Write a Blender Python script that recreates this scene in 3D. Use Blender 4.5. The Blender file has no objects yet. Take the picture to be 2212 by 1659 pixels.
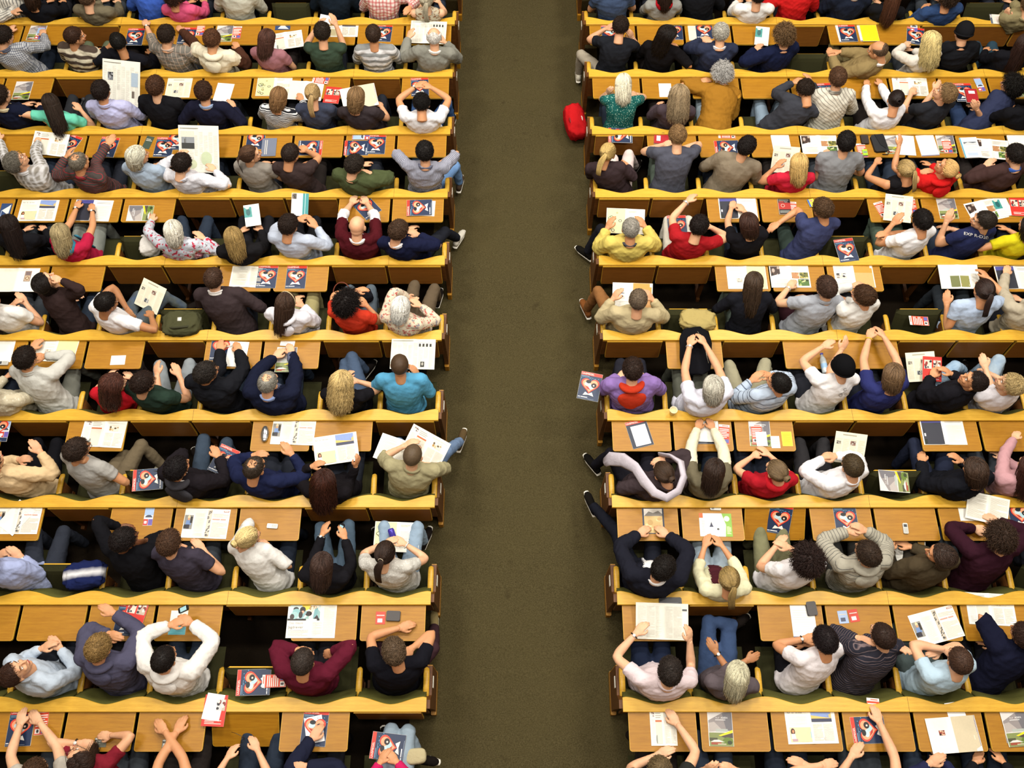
import bpy, math, random
import numpy as np
from mathutils import Vector, Matrix
random.seed(7)
C = bpy.context.scene.collection
scene = bpy.context.scene
# ---------------------------------------------------------------- camera, light, exposure
F = 1950.0                      # focal length in pixels of the 2212 px wide frame
RAKE = math.radians(3.0)        # fall of the hall floor towards the front
PHI = math.atan(3744.0 / F)
TILT = PHI + RAKE               # camera looks down by this much
HP = math.cos(PHI) / 0.0578     # distance of the camera from the plane of the ledges
cd = bpy.data.cameras.new('camera'); cam = bpy.data.objects.new('camera', cd); C.objects.link(cam)
cd.sensor_width = 36.0; cd.lens = 36.0 * F / 2212.0; cd.clip_end = 100
CAMZ = 9.0
cam.location = (0, 0, CAMZ); cam.rotation_euler = (math.pi / 2 - TILT, 0, 0)
scene.camera = cam
cA = np.array((0.0, 0.0, CAMZ))
ax_f = np.array((0, math.cos(TILT), -math.sin(TILT))); ax_u = np.array((0, math.sin(TILT), math.cos(TILT)))
tS = np.array((0, math.cos(RAKE), -math.sin(RAKE))); nS = np.array((0, math.sin(RAKE), math.cos(RAKE)))
def ray(px, py):
    return ax_f + np.array((1.0, 0, 0)) * ((px - 1106) / F) - ax_u * ((py - 829.5) / F)
def at_z(px, py, z):            # the point of the place seen at a photo pixel, at height z
    d = ray(px, py); return cA + d * ((z - CAMZ) / d[2])
def row_pt(y):
    d = ray(1106, y); k = -HP / d.dot(nS); return cA + d * k
ROWY = [52, 165.3, 289.3, 426, 572, 734.5, 908, 1096, 1306.3, 1538]
rp = [row_pt(y) for y in ROWY]
step = (rp[0] - rp[-1]) / 9
LY, LZ = {}, {}
for j in range(10): LY[j] = float(rp[j][1]); LZ[j] = float(rp[j][2])
LY[-1] = LY[0] + step[1]; LZ[-1] = LZ[0] + step[2]
LY[10] = LY[9] - step[1]; LZ[10] = LZ[9] - step[2]
LEDGE = 0.80
XL, XR, SP = -0.722, 0.934, 0.601
def floor_z(j): return LZ[j] - LEDGE
w = bpy.data.worlds.new('hall_air'); scene.world = w; w.use_nodes = True
w.node_tree.nodes['Background'].inputs[0].default_value = (1.0, 0.93, 0.82, 1); w.node_tree.nodes['Background'].inputs[1].default_value = 0.03
def lamp(name, x, y, z, sx, sy, e, col=(1.0, 0.95, 0.86)):
    l = bpy.data.lights.new(name, 'AREA'); l.shape = 'RECTANGLE'; l.size = sx; l.size_y = sy; l.energy = e; l.color = col
    o = bpy.data.objects.new(name, l); C.objects.link(o); o.location = (x, y, z); return o
for lx in (-4.6, 0.4, 5.2):
    for ly in (0.6, 4.6, 8.8):
        lamp('ceiling_light', lx, ly, CAMZ + 1.6, 2.0, 1.0, {0.6: 150, 4.6: 250, 8.8: 280}[ly])
vs = scene.view_settings; vs.view_transform = 'Standard'; vs.look = 'None'; vs.gamma = 1.0; vs.use_curve_mapping = False
vs.exposure = 0.62
scene.cycles.use_denoising = True
scene.cycles.max_bounces = 5; scene.cycles.diffuse_bounces = 2; scene.cycles.glossy_bounces = 2; scene.cycles.transmission_bounces = 3

# ---------------------------------------------------------------- materials
def srgb(h):
    if not isinstance(h, str): return tuple(h)
    h = h.lstrip('#'); v = [int(h[i:i + 2], 16) / 255 for i in (0, 2, 4)]
    return tuple(((c / 12.92) if c <= 0.04045 else ((c + 0.055) / 1.055) ** 2.4) for c in v)
class NT:
    def __init__(s, name, rough=0.8, spec=0.3):
        s.m = bpy.data.materials.new(name); s.m.use_nodes = True; s.t = s.m.node_tree; s.n = s.t.nodes; s.b = s.n['Principled BSDF']
        s.b.inputs['Roughness'].default_value = rough; s.b.inputs['Specular IOR Level'].default_value = spec
    def add(s, typ, **k):
        n = s.n.new(typ)
        for a, v in k.items(): setattr(n, a, v)
        return n
    def put(s, sock, v):
        if hasattr(v, 'is_output'): s.t.links.new(v, sock)
        elif isinstance(v, (tuple, list)): sock.default_value = tuple(v) + ((1,) if len(v) == 3 and len(sock.default_value) == 4 else ())
        else: sock.default_value = v
    def coord(s, k='Object'): return s.add('ShaderNodeTexCoord').outputs[k]
    def ocol(s): return s.add('ShaderNodeObjectInfo').outputs['Color']
    def vmul(s, v, k):
        n = s.add('ShaderNodeVectorMath', operation='MULTIPLY'); s.put(n.inputs[0], v); n.inputs[1].default_value = k; return n.outputs[0]
    def sep(s, v):
        n = s.add('ShaderNodeSeparateXYZ'); s.put(n.inputs[0], v); return n.outputs
    def math(s, op, a, b=0.0, c=0.0):
        n = s.add('ShaderNodeMath', operation=op); s.put(n.inputs[0], a); s.put(n.inputs[1], b)
        if op in ('MULTIPLY_ADD', 'COMPARE'): s.put(n.inputs[2], c)
        return n.outputs[0]
    def noise(s, v, scale, detail=3, rough=0.55):
        n = s.add('ShaderNodeTexNoise'); s.put(n.inputs['Vector'], v); n.inputs['Scale'].default_value = scale; n.inputs['Detail'].default_value = detail; n.inputs['Roughness'].default_value = rough; return n.outputs[0]
    def ramp(s, f, lo, hi):
        n = s.add('ShaderNodeMapRange'); s.put(n.inputs[0], f); n.inputs[1].default_value = lo; n.inputs[2].default_value = hi; n.clamp = True; return n.outputs[0]
    def mix(s, f, a, b, mode='MIX'):
        n = s.add('ShaderNodeMix', data_type='RGBA', blend_type=mode); s.put(n.inputs[0], f); s.put(n.inputs[6], a); s.put(n.inputs[7], b); return n.outputs[2]
    def color(s, v): s.put(s.b.inputs['Base Color'], v); return s
    def bump(s, h, dist, strength=1.0):
        n = s.add('ShaderNodeBump'); s.put(n.inputs['Height'], h); n.inputs['Distance'].default_value = dist; n.inputs['Strength'].default_value = strength; s.t.links.new(n.outputs[0], s.b.inputs['Normal']); return s
MC = {}
def plain(hexc, rough=0.6, spec=0.3, metal=0.0):
    k = ('p', hexc, rough, spec, metal)
    if k not in MC:
        n = NT('plain_' + hexc, rough, spec); n.b.inputs['Metallic'].default_value = metal
        nz = n.noise(n.coord(), 60, 2); n.color(n.mix(n.math('MULTIPLY', nz, 0.12), srgb(hexc), (0.02, 0.02, 0.02))); MC[k] = n.m
    return MC[k]
def wood(name, c1, c2, c3, rough):
    n = NT(name, rough, 0.35); co = n.coord()
    g = n.noise(n.vmul(co, (1.2, 16, 16)), 3.2, 6, 0.6); g2 = n.noise(n.vmul(co, (3, 60, 60)), 6, 3)
    big = n.noise(co, 1.4, 3)
    a = n.mix(n.ramp(g, 0.3, 0.72), srgb(c1), srgb(c2)); a = n.mix(n.math('MULTIPLY', n.ramp(g2, 0.45, 0.8), 0.35), a, srgb(c3))
    a = n.mix(n.math('MULTIPLY', n.ramp(big, 0.45, 0.8), 0.25), a, srgb(c2))
    sp = n.noise(co, 34, 2, 0.4); a = n.mix(n.math('MULTIPLY', n.ramp(sp, 0.72, 0.78), 0.35), a, srgb(c3))
    n.color(a); n.bump(g2, 0.0006, 0.35); return n.m
M_LEDGE = wood('beech_ledge', 'd8ac3e', 'c6962c', '98681a', 0.34)
M_DESK = wood('oak_veneer', 'ac7a1c', '966412', '70480a', 0.42)
M_HANG = wood('brown_hanging_board', '8c5922', '7a4a1a', '55320f', 0.4)  # top face of hanging boards, darker brown than on flat ones
M_DARKW = wood('walnut_board', '6e431a', '4f2d10', '341b08', 0.5)
def mk_green(g1, g2):
    n = NT('green_upholstery', 0.95, 0.1); nz = n.noise(n.coord(), 260, 2); n.color(n.mix(nz, srgb(g1), srgb(g2))); n.bump(nz, 0.001, 0.5); return n.m
M_GREEN = mk_green('3c3c1e', '62602f'); M_GREEN_SHADE = mk_green('1e1e12', '37361e')  # seats: the same upholstery, darkened in colour for the shadow lying on them
def mk_carpet():
    n = NT('olive_carpet', 0.98, 0.05); co = n.coord()
    nz = n.noise(co, 95, 3, 0.7); big = n.noise(co, 1.1, 4); st = n.noise(co, 5.5, 2, 0.4)
    a = n.mix(n.ramp(nz, 0.3, 0.7), srgb('312b19'), srgb('504830')); a = n.mix(n.math('MULTIPLY', n.ramp(big, 0.4, 0.7), 0.35), a, srgb('4a4229'))
    a = n.mix(n.math('MULTIPLY', n.ramp(st, 0.72, 0.8), 0.45), a, srgb('2c2517')); n.color(a); n.bump(nz, 0.003, 0.6); return n.m
M_CARPET = mk_carpet()

# ---------------------------------------------------------------- mesh helpers
def mesh_from(name, V, Fc, mats=(), mi=None, smooth=False):
    me = bpy.data.meshes.new(name); me.from_pydata([tuple(map(float, v)) for v in V], [], [tuple(int(i) for i in f) for f in Fc])
    for m in mats: me.materials.append(m)
    if mi is not None: me.polygons.foreach_set('material_index', np.asarray(mi, dtype=np.int32))
    if smooth: me.polygons.foreach_set('use_smooth', np.ones(len(me.polygons), dtype=bool))
    me.update(); return me
def obj(name, me, parent=None, loc=None, rot=None, label=None, cat=None, group=None, kind=None, color=None):
    o = bpy.data.objects.new(name, me); C.objects.link(o)
    if parent is not None: o.parent = parent
    if loc is not None: o.location = loc
    if rot is not None: o.rotation_euler = rot
    for k, v in (('label', label), ('category', cat), ('group', group), ('kind', kind)):
        if v: o[k] = v
    if color is not None: o.color = tuple(srgb(color)) + (1,)
    return o
class MB:                       # collects shapes into one mesh
    def __init__(s): s.V = []; s.F = []; s.M = []; s.mats = []
    def mat(s, m):
        if m not in s.mats: s.mats.append(m)
        return s.mats.index(m)
    def add(s, V, Fc, m):
        b = len(s.V); s.V += [tuple(v) for v in V]; k = s.mat(m)
        for f in Fc: s.F.append(tuple(i + b for i in f)); s.M.append(k)
    def box(s, x0, x1, y0, y1, z0, z1, m, c=0.0):
        if c <= 0:
            V = [(x, y, z) for z in (z0, z1) for y in (y0, y1) for x in (x0, x1)]
            s.add(V, [(0, 2, 3, 1), (4, 5, 7, 6), (0, 1, 5, 4), (2, 6, 7, 3), (0, 4, 6, 2), (1, 3, 7, 5)], m)
        else:
            s.prism([(x0 + c, y0), (x1 - c, y0), (x1, y0 + c), (x1, y1 - c), (x1 - c, y1), (x0 + c, y1), (x0, y1 - c), (x0, y0 + c)], z0, z1, m)
    def prism(s, P, z0, z1, m, axis='z'):
        n = len(P)
        if axis == 'z': V = [(p[0], p[1], z0) for p in P] + [(p[0], p[1], z1) for p in P]
        else: V = [(z0, p[0], p[1]) for p in P] + [(z1, p[0], p[1]) for p in P]
        s.add(V, [tuple(range(n))[::-1], tuple(range(n, 2 * n))] + [(i, (i + 1) % n, n + (i + 1) % n, n + i) for i in range(n)], m)
    def poly(s, P, z, m): s.add([(p[0], p[1], z) for p in P], [tuple(range(len(P)))], m)
    def tube(s, pts, rad, m, n=8, flat=1.0, cap=True):
        V, Fc = tube(pts, rad, n=n, flat=flat); s.add(V, Fc, m)
    def me(s, name, smooth=False): return mesh_from(name, s.V, s.F, s.mats, s.M, smooth)
def nrm(v):
    v = np.asarray(v, float); l = np.linalg.norm(v); return v / l if l > 1e-9 else np.array((0, 0, 1.0))
def tube(pts, rad, rb=None, n=10, side=None, flat=1.0):
    """Closed tube along pts; rad half width along side, rb half width across it."""
    P = np.asarray(pts, float); k = len(P); rad = np.broadcast_to(np.asarray(rad, float), (k,)); rb = rad * flat if rb is None else np.broadcast_to(np.asarray(rb, float), (k,))
    T = np.gradient(P, axis=0); V = []
    s0 = np.asarray(side if side is not None else ((1, 0, 0) if abs(nrm(T[0])[0]) < 0.8 else (0, 1, 0)), float)
    for i in range(k):
        t = nrm(T[i]); a = nrm(s0 - t * s0.dot(t)); b = np.cross(t, a); s0 = a
        for q in range(n):
            an = 2 * math.pi * q / n; V.append(P[i] + a * math.cos(an) * rad[i] + b * math.sin(an) * rb[i])
    Fc = [(i * n + q, i * n + (q + 1) % n, (i + 1) * n + (q + 1) % n, (i + 1) * n + q) for i in range(k - 1) for q in range(n)]
    e0, e1 = len(V), len(V) + 1
    V.append(P[0] - nrm(T[0]) * rad[0] * 0.35); V.append(P[-1] + nrm(T[-1]) * rad[-1] * 0.35)
    Fc += [(e0, (q + 1) % n, q) for q in range(n)] + [(e1, (k - 1) * n + q, (k - 1) * n + (q + 1) % n) for q in range(n)]
    return V, Fc
def ell(c, r, n=12, m=8, R=None):
    V = [(0, 0, 1)]
    for i in range(1, m):
        th = math.pi * i / m
        for q in range(n): V.append((math.sin(th) * math.cos(2 * math.pi * q / n), math.sin(th) * math.sin(2 * math.pi * q / n), math.cos(th)))
    V.append((0, 0, -1)); V = np.array(V) * np.asarray(r, float)
    if R is not None: V = V @ np.asarray(R).T
    V = V + np.asarray(c, float); L = len(V) - 1
    Fc = [(0, 1 + q, 1 + (q + 1) % n) for q in range(n)] + [(L, L - n + (q + 1) % n, L - n + q) for q in range(n)]
    for i in range(m - 2):
        for q in range(n): Fc.append((1 + i * n + q, 1 + (i + 1) * n + q, 1 + (i + 1) * n + (q + 1) % n, 1 + i * n + (q + 1) % n))
    return list(V), Fc

# ---------------------------------------------------------------- the hall
def floor_strip(name, x0, x1):
    y0, y1 = LY[10] - 3.0, LY[-1] + 3.5
    g = lambda y: floor_z(0) + (y - LY[0]) * (step[2] / step[1])
    me = mesh_from(name, [(x0, y0, g(y0)), (x1, y0, g(y0)), (x1, y1, g(y1)), (x0, y1, g(y1)), (x0, y0, g(y0) - .2), (x1, y0, g(y0) - .2), (x1, y1, g(y1) - .2), (x0, y1, g(y1) - .2)],
                   [(0, 1, 2, 3), (4, 7, 6, 5), (0, 4, 5, 1), (1, 5, 6, 2), (2, 6, 7, 3), (3, 7, 4, 0)], [M_CARPET])
    obj(name, me, kind='structure')
M_CARPET_SHADE = NT('shaded_carpet', 0.98, 0.05); M_CARPET_SHADE.color(M_CARPET_SHADE.mix(M_CARPET_SHADE.noise(M_CARPET_SHADE.coord(), 80, 3), srgb('120e0a'), srgb('211a12'))); M_CARPET_SHADE = M_CARPET_SHADE.m  # carpet between the benches, the shade there put into its colour
FY0, FY1 = LY[10] - 2.2, LY[-1] + 2.0
def floor_at(y): return floor_z(0) + (y - LY[0]) * (step[2] / step[1])
_x = (-10.5, XL - .22, XR + .22, 10.5)
_V = [(x, y, floor_at(y) - d) for d in (0, .2) for y in (FY0, FY1) for x in _x]
obj('floor', mesh_from('floor', _V, [(i, i + 1, i + 5, i + 4) for i in range(3)] + [(i + 8, i + 12, i + 13, i + 9) for i in range(3)], [M_CARPET, M_CARPET_SHADE], [1, 0, 1, 1, 0, 1]), kind='structure')
M_WALL = wood('wall_panelling', '8a7452', '7a6545', '5c4a30', .6); CEZ = CAMZ + 2.0
def slab(name, x0, x1, y0, y1, z0, z1, m):
    mb = MB(); mb.box(x0, x1, y0, y1, z0, z1, m); obj(name, mb.me(name), kind='structure')
slab('wall_left', -10.7, -10.5, FY0, FY1, floor_at(FY1) - .3, CEZ, M_WALL); slab('wall_right', 10.5, 10.7, FY0, FY1, floor_at(FY1) - .3, CEZ, M_WALL)
slab('wall_front', -10.7, 10.7, FY1, FY1 + .2, floor_at(FY1) - .3, CEZ, M_WALL); slab('wall_back', -10.7, 10.7, FY0 - .2, FY0, floor_at(FY1) - .3, CEZ, M_WALL)
slab('ceiling', -10.7, 10.7, FY0, FY1, CEZ, CEZ + .2, plain('8c8676', .9))

ARM0, ARM1 = 0.135, 0.375
def seat_edges(side, k):        # x-range of seat k counted from the aisle
    return (XL - (k + 1) * SP, XL - k * SP) if side == 'L' else (XR + k * SP, XR + (k + 1) * SP)
def ledge_mesh(n):              # local x from 0 to n*SP, y 0 = near edge
    P = []
    N = 20
    for k in range(n):
        for q in range(N + (k == n - 1)):
            u = q / N
            if k == 0 and q == 0: P.append((0, .118)); continue
            if k == n - 1 and q == N: P.append((n * SP, .118)); continue
            y = 0.062 + 0.062 * (abs(2 * u - 1) ** 1.0 * 0 + (0.5 + 0.5 * math.cos(2 * math.pi * u)) ** 0.85)
            P.append(((k + u) * SP, y))
    V = []; Fc = []; n2 = len(P); T = 0.032
    for (x, y) in P: V += [(x, 0, -T), (x, 0, -.004), (x, .004, 0), (x, y - .004, 0), (x, y, -.004), (x, y, -T)]
    for i in range(n2 - 1):
        a = i * 6; b = a + 6
        for q in range(5): Fc.append((a + q, a + q + 1, b + q + 1, b + q))
        Fc.append((a + 5, a, b, b + 5))
    Fc.append((0, 1, 2, 3, 4, 5)[::-1]); e = (n2 - 1) * 6; Fc.append((e, e + 1, e + 2, e + 3, e + 4, e + 5))
    Fc = [f[::-1] for f in Fc]
    mb = MB(); mb.add(V, Fc, M_LEDGE)
    for k in range(4, n, 4):    # joints between the four-seat units
        mb.box(k * SP - .0012, k * SP + .0012, .001, .12, -.001, .0006, M_DARKW)
    return mb.me('ledge')
def backrest_mesh():            # one curved green pad, local x centred on the seat
    V = []; Fc = []; nx, nz = 12, 6
    for s in range(2):
        for i in range(nx + 1):
            u = i / nx * 2 - 1; x = u * (SP / 2 - .012)
            for k in range(nz + 1):
                t = k / nz; z = -0.03 - t * 0.36
                y = .066 + .052 * (0.5 - 0.5 * math.cos(math.pi * u)) + .115 * math.sin(t * 1.5) - (0.02 if s == 0 else -0.012 * math.sin(math.pi * min(1, t + .15)))
                V.append((x, y, z))
    o = (nx + 1) * (nz + 1)
    for i in range(nx):
        for k in range(nz):
            a = i * (nz + 1) + k; b = a + nz + 1
            Fc.append((a, b, b + 1, a + 1)); Fc.append((a + o, a + 1 + o, b + 1 + o, b + o))
    for i in range(nx):
        a = i * (nz + 1); b = a + nz + 1; Fc.append((a, a + o, b + o, b)); a += nz; b += nz; Fc.append((a, b, b + o, a + o))
    for k in range(nz): Fc.append((k, k + 1, k + 1 + o, k + o)); a = nx * (nz + 1) + k; Fc.append((a, a + o, a + o + 1, a + 1))
    return mesh_from('backrest', V, Fc, [M_GREEN, M_DARKW], [0] * len(Fc), True)
def seat_mesh(up):              # hinge at local origin, seat reaches +y
    mb = MB(); W = .235
    mb.box(-W + .01, W - .01, 0, .418, -.024, -.006, M_LEDGE, .03)
    n = 10
    V = []; Fc = []
    for i in range(n + 1):
        for k in range(n + 1):
            u, v = i / n * 2 - 1, k / n * 2 - 1
            V.append((u * (W + .006), .21 + v * .212, -.008 + .05 * max(0, (1 - u ** 6) * (1 - v ** 6)) ** 0.5))
    for i in range(n):
        for k in range(n):
            a = i * (n + 1) + k; Fc.append((a, a + n + 1, a + n + 2, a + 1))
    mb.add(V, Fc, M_GREEN_SHADE)
    return mb.me('seat')
def desk_mesh(m):                # hinged at its far edge: local origin = far edge, board reaches -y
    mb = MB(); W, D, T, c = .284, .305, .018, .02
    P = [(-W, 0), (-W, -D + c), (-W + c * .3, -D + c * .3), (-W + c, -D), (W - c, -D), (W - c * .3, -D + c * .3), (W, -D + c), (W, 0)]
    mb.prism(P, -T, -.0006, M_LEDGE); mb.prism([(x * .988, y * .988 - .002) for x, y in P], -.0006, 0, m)
    mb.box(-W + .01, W - .01, -.03, -.002, -T - .016, -T, M_LEDGE)
    if m is M_HANG: mb.box(-W, W, -.004, .012, -T, .008, M_LEDGE)
    return mb.me('folding_desk')
def armrest_mesh():
    V, Fc = tube([(0, ARM0 - .03, .615), (0, ARM0, .64), (0, ARM0 + .03, .655), (0, ARM1 - .05, .66), (0, ARM1 - .01, .652), (0, ARM1, .635)], [.02, .025, .027, .027, .024, .014], [.012, .014, .016, .016, .015, .012], n=12, side=(1, 0, 0))
    mb = MB(); mb.add(V, Fc, M_LEDGE)
    mb.prism([(.10, .66), (.15, .63), (ARM1 - .06, .64), (ARM1 - .09, .40), (.20, .40), (.12, .60)], -.011, .011, M_DARKW, 'x')
    return mb.me('armrest', True)
def end_frame_mesh():
    mb = MB()
    mb.prism([(.03, .765), (.10, .765), (.15, .63), (ARM1 + .02, .63), (ARM1 + .02, .10), (.06, .10), (.06, .30)], -.022, .022, M_DARKW, 'x')
    mb.box(-.024, .024, .03, ARM1 + .04, 0, .10, M_DESK, .006)
    mb.box(-.0225, .0225, ARM1 + .02, ARM1 + .028, .10, .63, M_DESK)
    return mb.me('side_frame')
def leg_mesh():
    mb = MB(); mb.box(-.018, .018, .03, .09, 0, .76, M_DARKW); mb.box(-.018, .018, .0, .34, 0, .05, M_DARKW); mb.box(-.015, .015, .03, .28, .37, .42, M_DARKW); return mb.me('support_leg')
def front_board_mesh(n):
    mb = MB(); mb.box(0, n * SP, .015, .033, -.36, -.032, M_DARKW); return mb.me('back_board')
ME_BACK, ME_SEAT, ME_DESK, ME_ARM, ME_END, ME_LEG = backrest_mesh(), seat_mesh(0), desk_mesh(M_DESK), armrest_mesh(), end_frame_mesh(), leg_mesh()
ME_DESKH = desk_mesh(M_HANG)
def plate_mesh():
    mb = MB(); mb.box(-.0025, .0025, -.05, .05, -.03, .03, plain('e9e6d8', .5)); return mb.me('row_plate')
ME_PLATE = plate_mesh()
DESKS = {  # h hanging, t tilted, f flat, counted from the aisle outwards
 -1: ('ffffffffffff', 'ffhffffffffh'), 0: ('fffffffhffff', 'ffffhffhhhhh'), 1: ('fhfffffhffff', 'ffffffffffff'), 2: ('ffffffffffff', 'hfffffffffff'),
 3: ('ffhhhfffffff', 'hhffhfffffff'), 4: ('hhffhhffffff', 'hhfffhhfffff'), 5: ('hhffhfffffff', 'hfhffhhhffff'), 6: ('hffhhfhfffff', 'fffhhfffffff'),
 7: ('hhfffhffffff', 'fftfffffffff'), 8: ('ffhfffffffff', 'fhffffffffff'), 9: ('hftfffffffff', 'ffffffffffff'), 10: ('ffffffffffff', 'ffffffffffff')}
NS = {-1: (11, 12), 0: (11, 12), 1: (10, 11), 2: (10, 10), 3: (9, 10), 4: (9, 9), 5: (8, 9), 6: (8, 8), 7: (8, 8), 8: (7, 7), 9: (7, 7), 10: (7, 7)}
ORD = ['first', 'second', 'third', 'fourth', 'fifth', 'sixth', 'seventh', 'eighth', 'ninth', 'tenth', 'eleventh', 'twelfth']
SEATUP = 64
OCC = {}                        # (row, side) -> x of the people sitting there
def build_bench(j, side):
    n = NS[j][0 if side == 'L' else 1]
    x0 = XL - n * SP if side == 'L' else XR
    root = bpy.data.objects.new('lecture_bench', None); C.objects.link(root); root.location = (x0, LY[j], floor_z(j))
    root['label'] = 'scalloped beech bench row, %s from the top, on the aisle\'s %s' % (ORD[j + 1], 'left' if side == 'L' else 'right')
    root['category'] = 'bench'; root['group'] = 'rows of lecture hall benches'
    obj('ledge', ledge_mesh(n), root, (0, 0, LEDGE)); obj('back_board', front_board_mesh(n), root, (0, 0, LEDGE))
    occ = OCC.get((j, side), [])
    for k in range(n):
        a, b = seat_edges(side, k); c = (a + b) / 2 - x0
        obj('backrest', ME_BACK, root, (c, 0, LEDGE))
        taken = any(abs(x - (a + b) / 2) < .33 for x in occ)
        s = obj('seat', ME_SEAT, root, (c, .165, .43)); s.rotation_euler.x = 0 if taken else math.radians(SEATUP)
        st = DESKS[j][0 if side == 'L' else 1][k]
        dx = .045 if side == 'L' else -.045
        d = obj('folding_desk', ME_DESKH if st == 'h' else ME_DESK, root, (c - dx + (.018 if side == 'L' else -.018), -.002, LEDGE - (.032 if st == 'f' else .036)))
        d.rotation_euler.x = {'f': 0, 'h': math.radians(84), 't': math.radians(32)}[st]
    for k in range(n + 1):
        x = (k * SP)
        ends = (k == 0 and side == 'R') or (k == n and side == 'L')
        obj('armrest', ME_ARM, root, (x + (0.0 if not ends else (.02 if side == 'R' else -.02)), 0, 0))
        if ends:
            e = obj('side_frame', ME_END, root, (x + (.006 if side == 'L' else -.006), 0, 0))
            obj('row_plate', ME_PLATE, e, ((.0245 if side == 'L' else -.0245), .27, .52))
        elif k % 2 == 0: obj('support_leg', ME_LEG, root, (x, 0, 0))
TXT = {}
def text_geo(s, size):
    if (s, size) not in TXT:
        c = bpy.data.curves.new('t', 'FONT'); c.body = s; c.size = size; o = bpy.data.objects.new('t', c); C.objects.link(o); bpy.context.view_layer.update()
        me = o.evaluated_get(bpy.context.evaluated_depsgraph_get()).to_mesh(); V = [tuple(v.co) for v in me.vertices]; Fc = [tuple(p.vertices) for p in me.polygons]
        o.evaluated_get(bpy.context.evaluated_depsgraph_get()).to_mesh_clear(); bpy.data.objects.remove(o); bpy.data.curves.remove(c); TXT[(s, size)] = (V, Fc)
    return TXT[(s, size)]
# ---------------------------------------------------------------- people
def mk_skin():
    n = NT('skin', 0.55, 0.35); nz = n.noise(n.coord(), 14, 3); n.color(n.mix(n.math('MULTIPLY', n.ramp(nz, .4, .7), .22), n.ocol(), srgb('c4744f')))
    n.b.inputs['Subsurface Weight'].default_value = 0.0; n.bump(n.noise(n.coord(), 220, 2), 0.0006, .4); return n.m
M_SKIN = mk_skin()
M_LIP = plain('a34f46', .5); M_EYE = plain('e8e4dc', .25, .5); M_IRIS = plain('2a1a12', .2, .5); M_BROW = plain('3a281a', .8)
def mk_hair():
    n = NT('hair', 0.55, 0.22); at = n.add('ShaderNodeAttribute'); at.attribute_name = 'v'
    k = n.math('MULTIPLY_ADD', at.outputs['Fac'], 1.1, 0.45); nz = n.noise(n.coord(), 60, 2)
    k = n.math('MULTIPLY', k, n.math('MULTIPLY_ADD', nz, .6, .7)); n.color(n.vmul(n.ocol(), (1, 1, 1)))
    v = n.add('ShaderNodeVectorMath', operation='SCALE'); n.put(v.inputs[0], n.ocol()); n.put(v.inputs[3], k); n.color(v.outputs[0]); return n.m
M_HAIR = mk_hair()
CLOTH = {}
def cloth(pat='', c2='ffffff', size=0.05):
    key = (pat, c2, size)
    if key in CLOTH: return CLOTH[key]
    n = NT('cloth_' + (pat or 'plain'), 0.95, 0.04); co = n.coord(); base = n.ocol(); s2 = srgb(c2)
    av = n.add('ShaderNodeAttribute'); av.attribute_name = 'sv'; au = n.add('ShaderNodeAttribute'); au.attribute_name = 'su'; x, zz, z = au.outputs['Fac'], av.outputs['Fac'], av.outputs['Fac']
    wob = n.math('MULTIPLY_ADD', n.noise(co, 7, 2), .03, -.015)
    def band(v, per, duty, soft=.06):
        f = n.math('FRACT', n.math('DIVIDE', n.math('ADD', v, wob), per)); f = n.math('ABSOLUTE', n.math('SUBTRACT', f, .5)); return n.ramp(f, .5 - duty / 2 - soft, .5 - duty / 2 + soft)
    # height along the back, folded over the shoulders so that stripes ring the neck
    if pat == 'st': c = n.mix(band(zz, size, .5), base, s2)
    elif pat == 'sf': c = n.mix(band(zz, size, .14), base, s2)
    elif pat == 'vs': c = n.mix(n.math('MULTIPLY', band(x, size, .35), .8), base, s2)
    elif pat == 'ds': c = n.mix(n.math('MULTIPLY', band(n.math('ADD', x, n.math('MULTIPLY', z, 1.2)), size, .18), .85), base, s2)
    elif pat == 'pl':
        a = band(x, size, .4, .1); b = band(zz, size, .4, .1); c = n.mix(n.math('MULTIPLY', a, .6), base, s2); c = n.mix(n.math('MULTIPLY', b, .6), c, s2)
    elif pat == 'pf':
        a = band(x, size, .1, .03); b = band(zz, size, .1, .03); c = n.mix(n.math('MULTIPLY', n.math('MAXIMUM', a, b), .7), base, s2)
    elif pat in ('dots', 'fl'):
        v = n.add('ShaderNodeTexVoronoi'); n.put(v.inputs['Vector'], co); v.inputs['Scale'].default_value = 1 / size
        if pat == 'dots': c = n.mix(n.ramp(v.outputs['Distance'], .30, .24), base, s2)
        else:
            nz = n.noise(co, 1.1 / size, 3); c = n.mix(n.ramp(nz, .55, .6), base, s2); c = n.mix(n.ramp(n.noise(co, .7 / size, 2), .62, .64), c, srgb('8d8a90')); 
    elif pat == 'den':
        nz = n.noise(co, 9, 3); c = n.mix(n.ramp(nz, .35, .75), base, s2)
    else: c = base
    fine = n.noise(co, 420, 2); big = n.noise(n.vmul(co, (1, 1, .55)), 15, 3, .5)
    c = n.mix(n.math('MULTIPLY', fine, .22), c, (0.01, 0.01, 0.012)); n.color(c)
    n.bump(n.math('MULTIPLY_ADD', big, 1.0, n.math('MULTIPLY', fine, .06)), 0.016, .65)
    CLOTH[key] = n.m; return n.m

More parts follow.
